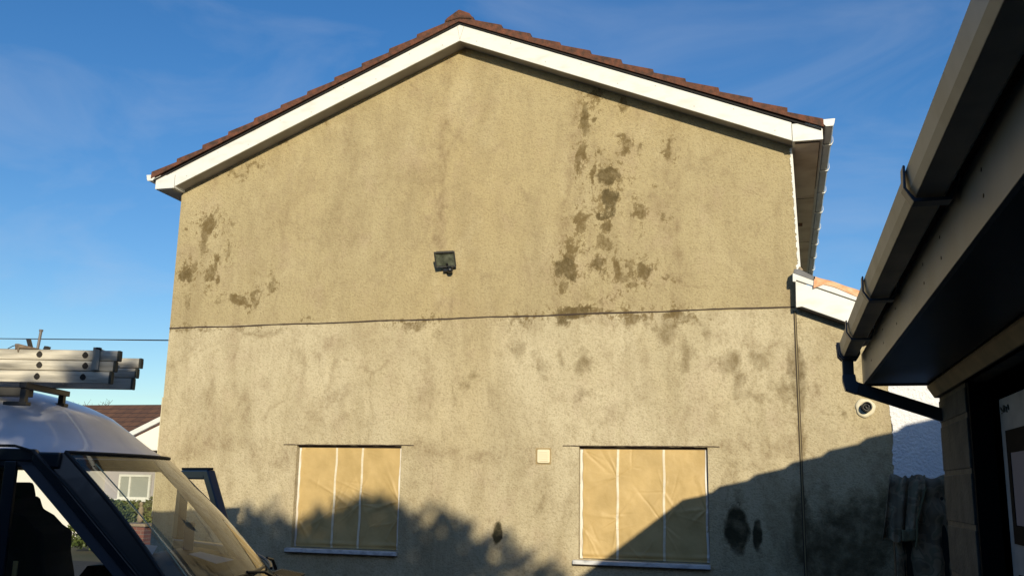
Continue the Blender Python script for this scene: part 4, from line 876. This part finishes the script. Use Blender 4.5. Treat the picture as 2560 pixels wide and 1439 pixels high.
def ladder(v_near, uend, ulen, zs, hts, wid, mA, label, holes=True, shrink=0.0, endgrime=False):
    o = empty('ladder', tuple(loc2w(uend-ulen/2, v_near+wid/2, zs[0])), VA, label, 'ladder')
    ou_, ov = uend-ulen/2, v_near+wid/2
    for k, (z, h) in enumerate(zip(zs, hts)):
        ins = k*.0; x1 = uend-ou_+(0.018*k if not endgrime else -.006*k); x0 = uend-ulen-ou_
        for sgn in (-1, 1):
            yc = sgn*(wid/2-.016); z0 = z-zs[0]
            # I-section rail with a bowed outer face
            w = .018; q = [(-w, .002), (-w*.7, 0), (w*.7, 0), (w, .002), (w*1.15, h*.5), (w, h-.002), (w*.7, h), (-w*.7, h), (-w, h-.002), (-w*1.15, h*.5)]
            rail = MB().prism([(yc+a, z0+b) for a, b in q], x0, x1, 'X').build('rail', mA, o, bevel=.003)
            MB().prism([(yc+a*1.12, z0-.001+b*1.03) for a, b in q], x1-.010, x1+.004, 'X').build('end_cap', ENDCAP, rail, bevel=.002)
            if holes:
                hb = MB(); n = int(ulen/.262)
                for i in range(n):
                    xx = (-2.394-ou_)-i*.262-(.012 if k == 0 else .006*k) if 1 else 0
                    if xx < x0+.05 or xx > x1: continue
                    D = []
                    for a in range(12):
                        an = 2*math.pi*a/12; rx = .0175*math.cos(an); rz = .0185*math.sin(an); rx *= (1 if rz < 0 else 1-.35*rz/.0185); D.append((xx+rx, z0+h*.52+rz))
                    y_ = yc+sgn*w*1.15; MB().prism(D, min(y_, y_+sgn*.003), max(y_, y_+sgn*.003)).build('rung_end', HOLE, rail)
            else:
                hb = MB()
                for dx in (-.085, -.060):
                    y_ = yc+sgn*w*1.15; hb.box(x1+dx, x1+dx+.014, min(y_, y_+sgn*.002), max(y_, y_+sgn*.002), z0+h*.5-.008, z0+h*.5+.008)
                hb.build('rivet', HOLE, rail)
        n = int(ulen/.262)
        for i in range(min(n, 14)):
            xx = (-2.394-ou_)-i*.262
            if xx < x0+.05 or xx > x1: continue
            MB().tube([(xx, -wid/2+.03, z0+h*.5), (xx, wid/2-.03, z0+h*.5)], .014, 8).build('rung', mA, o, smooth=True)
    return o, ou_, ov
l1, lo_u, lo_v = ladder(5.50, -2.25, 3.6, [2.178, 2.248, 2.308], [.068, .058, .060], .365, ALU, 'weathered aluminium triple extension ladder lashed on the white van roof')
# strap round the near rails
sx = -2.33-lo_u
MB().box(sx-.028, sx+.012, -.205, -.198, .075, .205).box(sx-.028, sx+.012, -.205, -.05, .192, .197).build('strap', mat('grey_webbing_strap', (.36, .33, .27), .8), l1, bevel=.002)
MB().tube([(sx-.01, -.203, .20), (sx+.02, -.203, .196)], .006, 6).build('strap_buckle', BLACK, l1)
# ladder clamp on top
cl = empty('ladder_clamp', tuple(loc2w(-2.72, 5.52, 2.37)), VA, 'small rusty ladder clamp with upright threaded bolt on top of the near ladder', 'clamp')
ca = Vector((0, 0, 0))
def cp_(x, y): a = atV(x, y, 5.5); return Vector((a[0]+u0+2.72, 0, a[2]-2.37))
P_ = [cp_(39, 859), cp_(48, 859), cp_(68, 864), cp_(94, 870), cp_(94, 873), cp_(50, 870), cp_(48, 880), cp_(45, 880), cp_(44, 871), cp_(39, 874)]
MB().prism([(p.x, p.z) for p in P_], -.03, .03).build('clamp_arm', RUST, cl, bevel=.003)
MB().tube([cp_(90, 870), cp_(99, 824)], .008, 8).tube([cp_(98.4, 827), cp_(99.2, 822)], .011, 8).build('threaded_bolt', mat('bolt_zinc', (.16, .14, .13), .5), cl)
P_ = [cp_(65, 847), cp_(74, 847), cp_(79, 867), cp_(70, 867)]; MB().prism([(p.x, p.z) for p in P_], -.02, .0).build('wing_handle', BLACK, cl)
P_ = [cp_(107, 872), cp_(111, 864), cp_(120, 865), cp_(117, 872)]; MB().prism([(p.x, p.z) for p in P_], -.02, .02).build('rubber_stop', BLACK, cl)
MB().tube([cp_(40, 860), cp_(28, 863), cp_(15, 870)], .0025, 5).build('tie_wire', BLACK, cl)

# van group scaled up about the camera: meshes enlarged, matching root locations baked in
VS = 1.25
def scale_about_eye(root, loc, dz=0):
    for o in root.children_recursive:
        if o.type == 'MESH':
            for v in o.data.vertices: v.co = (v.co.x*VS, v.co.y*VS, (v.co.z-dz)*VS)
            for md in o.modifiers:
                if md.type == 'BEVEL': md.width *= VS
    root.location = loc
scale_about_eye(van, (-6.9425, 6.0716, 0.0), .33)
scale_about_eye(rack, (-6.9425, 6.0716, 2.2125))
scale_about_eye(l1, (-6.8243, 5.4325, 2.31))
scale_about_eye(cl, (-5.1702, 5.6955, 2.55))

# ------------------------------------------------------------------ overhead cable
a = atY(-60, 845.5, 25); b_ = atY(430, 850, 14.0); c_ = Vector((XL, 14.6, b_.z-.1))
pts = []
for i in range(21):
    t = i/20; p = a.lerp(c_, t); pts.append(p)
a = atY(-300, 843, 25); e_ = atY(460, 850.5, 12.5)
pts = [a.lerp(e_, i/20) for i in range(21)]+[Vector((XL-.01, 13.2, e_.z-.02))]
tag(MB().tube(pts, .010, 6).build('overhead_cable', BLACK), 'thin black overhead cable crossing the sky to the house above the ladders', 'cable')

# ------------------------------------------------------------------ bungalow beyond
bun = empty('bungalow', (-18, 24, 0), 0, 'white bungalow with brown tiled roof seen beyond the van', 'house')
bx, by = -18, 24
def B(x0, x1, y0, y1, z0, z1, mb=None): return (mb or MB()).box(x0-bx, x1-bx, y0-by, y1-by, z0, z1)
B(-31, -13.0, 24.0, 29.5, 0, 2.55).build('shaded_wall', BSHADE, bun)
B(-31, -18.75, 23.2, 23.999, 0, 2.35).build('white_wing', BWALL, bun)
mb = MB(); 
for z in (1.86, 2.02): B(-31, -18.7, 23.10, 23.199, z, z+.07, mb)
mb.build('wing_fascia', WHITE, bun)
r0 = Vector((0, 23.6, 2.5)); 
MB().prism([(23.5-by, 2.50), (26.9-by, 4.0), (27.0-by, 3.95), (30.2-by, 2.42), (30.2-by, 2.35), (23.5-by, 2.40)], -31.5-bx, -12.5-bx, 'X').build('roof', BGTILE, bun)
MB().prism([(-17.85-bx, 2.42), (-15.3-bx, 3.55), (-12.75-bx, 2.42)], 22.9-by, 26-by, 'Y').build('gable_wing', BWALL, bun)
MB().prism([(-18.05-bx, 2.38), (-15.3-bx, 3.62), (-15.3-bx, 3.76), (-18.1-bx, 2.50)], 22.8-by, 22.88-by, 'Y').prism([(-12.55-bx, 2.38), (-15.3-bx, 3.62), (-15.3-bx, 3.76), (-12.5-bx, 2.50)], 22.8-by, 22.88-by, 'Y').build('bargeboard', WHITE, bun)
wn = MB(); x0, x1, z0, z1 = -18.24, -17.20, 1.09, 1.77; yy = 23.95
wn.box(x0-bx, x0+.06-bx, yy-by-.03, yy-by+.03, z0, z1).box(x1-.06-bx, x1-bx, yy-by-.03, yy-by+.03, z0, z1).box(x0+.06-bx, x1-.06-bx, yy-by-.03, yy-by+.03, z1-.06, z1).box(x0+.06-bx, x1-.06-bx, yy-by-.03, yy-by+.03, z0, z0+.06).box(x0+.34-bx, x0+.40-bx, yy-by-.03, yy-by+.03, z0+.06, z1-.06)
w_ = wn.build('window', WHITE, bun); MB().box(x0+.06-bx, x1-.06-bx, yy-by, yy-by+.01, z0+.06, z1-.06).build('blind', BLIND, w_)
MB().box(x0-.05-bx, x1+.05-bx, yy-by-.09, yy-by-.031, z0-.06, z0).build('window_sill', WHITE, w_)

# ------------------------------------------------------------------ vegetation
def leaves(clumps, n, size, seed, flat=.6):
    rnd = np.random.RandomState(seed); V_ = []; F_ = []
    vol = np.array([c[3]*c[4]*c[5] for c in clumps]); vol = vol**(2/3); vol /= vol.sum()
    for c, w in zip(clumps, vol):
        k = int(n*w)+1; d = rnd.normal(size=(k, 3)); d /= np.linalg.norm(d, axis=1)[:, None]; r = rnd.uniform(.55, 1.08, k)**.7
        p = np.array(c[:3])+d*np.array(c[3:6])*r[:, None]
        a = rnd.normal(size=(k, 3)); a /= np.linalg.norm(a, axis=1)[:, None]; b = np.cross(a, rnd.normal(size=(k, 3))); b /= np.linalg.norm(b, axis=1)[:, None]
        s = size*rnd.uniform(.6, 1.3, k)[:, None]
        q = np.stack([p-a*s, p+b*s*flat, p+a*s, p-b*s*flat], 1).reshape(-1, 3); o = len(V_); V_ += [tuple(x) for x in q]
        F_ += [(o+4*i, o+4*i+1, o+4*i+2, o+4*i+3) for i in range(k)]
    m = MB(); m.v = V_; m.f = F_; return m
def quick(m, name, mt, parent=None):
    me = bpy.data.meshes.new(name); me.from_pydata(m.v, [], m.f); me.update(); me.materials.append(mt)
    o = bpy.data.objects.new(name, me); COL.objects.link(o); o.parent = parent; return o
# clipped shrub in front of the bungalow
rr = random.Random(5); cs = []
for k in range(34): cs.append((rr.uniform(-15.6, -13.2), rr.uniform(19.2, 20.4), rr.uniform(.25, 1.02), .34, .34, .30))
sh = empty('garden_hedge', (-14.6, 19.8, 0), 0, 'bushy green garden hedge in front of the bungalow, seen through the windscreen', 'hedge')
quick(leaves([(c[0]+14.6, c[1]-19.8, *c[2:]) for c in cs], 26000, .045, 3), 'foliage', HEDGE, sh)
MB().tube([(0, 0, 0), (.05, 0, .6)], .05, 8).build('stem', BARK, sh)
# brick gate pier with stone ornament
pr_ = empty('gate_pier', (-13.1, 18.0, 0), 0, 'low brick garden pier with a pale cap carrying a stone bird', 'pier')
MB().box(-.30, .30, -.25, .25, 0, .68).build('pier_brick', tile_mat('pier_brick', (.22, .08, .05), (.16, .06, .04), (.25, .22, .18), .225, .075), pr_)
MB().box(-.35, .35, -.30, .30, .681, .74).build('cap', STONE, pr_, bevel=.01)
orn = MB().blob((0, 0, .10), (.07, .07, .10)).blob((.0, 0, .24), (.055, .06, .12)).blob((0, -.01, .39), (.04, .042, .05)).tube([(0, -.04, .39), (0, -.09, .38)], .014, 6, r2=.004)
o = orn.build('stone_bird', STONE, None, smooth=True); o.location = (-13.1, 18.0, .742); tag(o, 'pale stone bird ornament standing on the brick garden pier', 'ornament')
# bare treetop behind the bungalow roof
bt = empty('bare_tree', (-25.3, 34, 0), 0, 'leafless treetop just showing above the bungalow roof', 'tree')
tx = atY(236, 1010, 34); bt.location = (tx.x, 34, 0); hz = tx.z
MB().tube([(0, 0, 0), (.1, 0, hz*.5), (0, 0, hz-.9)], .16, 8, r2=.06).build('trunk', BARK, bt)
mb = MB(); rr = random.Random(11)
for k in range(46):
    an = rr.uniform(0, 2*math.pi); s = Vector((0, 0, hz-1.1+rr.uniform(-.5, .3))); e = s+Vector((math.cos(an)*rr.uniform(.3, 1.2), math.sin(an)*.8, rr.uniform(.3, 1.15)))
    mb.tube([s, (s+e)/2+Vector((0, 0, .08)), e], .022, 4, r2=.006)
    for q in range(4): g = s.lerp(e, rr.uniform(.4, .95)); mb.tube([g, g+Vector((rr.uniform(-.3, .3), rr.uniform(-.2, .2), rr.uniform(.05, .35)))], .009, 3, r2=.004)
mb.build('crown', BARK, bt)
# evergreen screen behind the viewer: it shades the van and the foot of the gable
SH = [(300,1390),(340,1370),(400,1365),(470,1350),(540,1330),(575,1275),(610,1258),(640,1262),(680,1280),(715,1325),(735,1332),(765,1300),(800,1262),(850,1238),(890,1242),(935,1222),(960,1250),(1010,1285),(1060,1280),(1110,1290),(1160,1320),(1230,1350),(1300,1388),(1370,1432)]
tops = []
for x, y in SH:
    w = atY(x, y, WY); tops.append(w+Vector((SA, -1, SB))*16.0)
groups = [tops[0:6], tops[6:11], tops[11:17], tops[17:24]]
labs = ['evergreen tree behind the viewer, leftmost of the shading row', 'evergreen tree behind the viewer, second of the shading row', 'evergreen tree behind the viewer, third of the shading row', 'evergreen tree behind the viewer, rightmost of the shading row']
for gi, g in enumerate(groups):
    cx = sum(p.x for p in g)/len(g); tr = empty('evergreen_tree', (cx, -5.5, 0), 0, labs[gi], 'tree', 'evergreen trees behind the viewer')
    cl_ = []; rr = random.Random(gi)
    for p in g:
        r = .24; cl_.append((p.x-cx, rr.uniform(-.3, .3), p.z-r, r, .5, r))
        for q in range(3): cl_.append((p.x-cx+rr.uniform(-.25, .25), rr.uniform(-.5, .5), p.z-r-.35-.45*q, .42, .6, .40))
    wx = (max(p.x for p in g)-min(p.x for p in g))/2+.3; zt = min(p.z for p in g)
    cl_ += [(rr.uniform(-wx, wx), rr.uniform(-.5, .5), rr.uniform(.9, zt-.9), .6, .7, .6) for _ in range(34)]
    quick(leaves(cl_, 9000, .10, 40+gi), 'crown', LEAF, tr)
    MB().tube([(0, 0, 0), (.05, 0, 2), (0, 0, zt-.6)], .14, 8, r2=.04).build('trunk', BARK, tr)
for nm, x0_, y0_, h_, lb in (('sky_block', -24, -9, 9, 'tall dark tree added behind the viewer on the far left to block sky light'), ('sky_block', 13, 2, 9.5, 'unseen tall dark tree added beyond the outbuilding on the far right to block sky light')):  # unseen tree masses, added to cut the low sky light
    tr = empty('sky_block_tree', (x0_, y0_, 0), 0, lb, 'tree'); rr = random.Random(int(h_*10))
    cl_ = [(rr.uniform(-3.6, 3.6), rr.uniform(-1.5, 1.5), rr.uniform(1.5, h_-.8), 1.1, 1.1, .9) for _ in range(60)]
    quick(leaves(cl_, 12000, .17, int(h_*7)), 'crown', LEAF, tr); MB().tube([(0, 0, 0), (.1, 0, h_-1)], .2, 8, r2=.06).build('trunk', BARK, tr)
# further off-frame mass on the left so the van stands in shade
cl_ = []; rr = random.Random(21)
tr = empty('hedge_row', (-4.2, -5.6, 0), 0, 'tall dense hedge behind the viewer to the left', 'hedge')
for k in range(90): cl_.append((rr.uniform(-2.9, 2.6), rr.uniform(-.4, .4), rr.uniform(.4, 4.95), .55, .6, .5))
quick(leaves(cl_, 16000, .11, 77), 'foliage', LEAF, tr); MB().tube([(0, 0, 0), (0, 0, 4)], .1, 8).build('stem', BARK, tr)

# unseen house added behind the viewer to block bright low sky
nb = empty('sky_block_house', (-6, -17, 0), 0, 'long brick house added unseen behind the viewer to block bright low sky', 'house')
MB().box(-26, 28, -3, 3, 0, 4.7).build('wall', tile_mat('sky_block_brick', (.17, .075, .05), (.13, .06, .04), (.2, .18, .15), .225, .075), nb)
MB().prism([(-3.4, 4.6), (0, 6.6), (3.4, 4.6)], -26.3, 28.3, 'X').build('roof', BGTILE, nb)
for k in range(9):
    w_ = MB().box(-23+k*5.6, -21.4+k*5.6, 3.0, 3.05, 1.0, 2.2).build('window', FRAME, nb); MB().box(-22.9+k*5.6, -21.5+k*5.6, 3.051, 3.06, 1.1, 2.1).build('pane', GLASSW, w_)
# ------------------------------------------------------------------ ground
def sheet_(name, x0, x1, y0, y1, z, m):
    return tag(MB().add([(x0, y0, z), (x1, y0, z), (x1, y1, z), (x0, y1, z)], [(0, 1, 2, 3)]).build(name, m), kind='structure')
sheet_('ground', -600, 600, -600, 600, -.006, GRND)
sheet_('driveway', -14, 6.1, -4.8, 10.49, 0, ASPH)
sheet_('road', -60, -9, 12, 17.2, 0, ASPH)
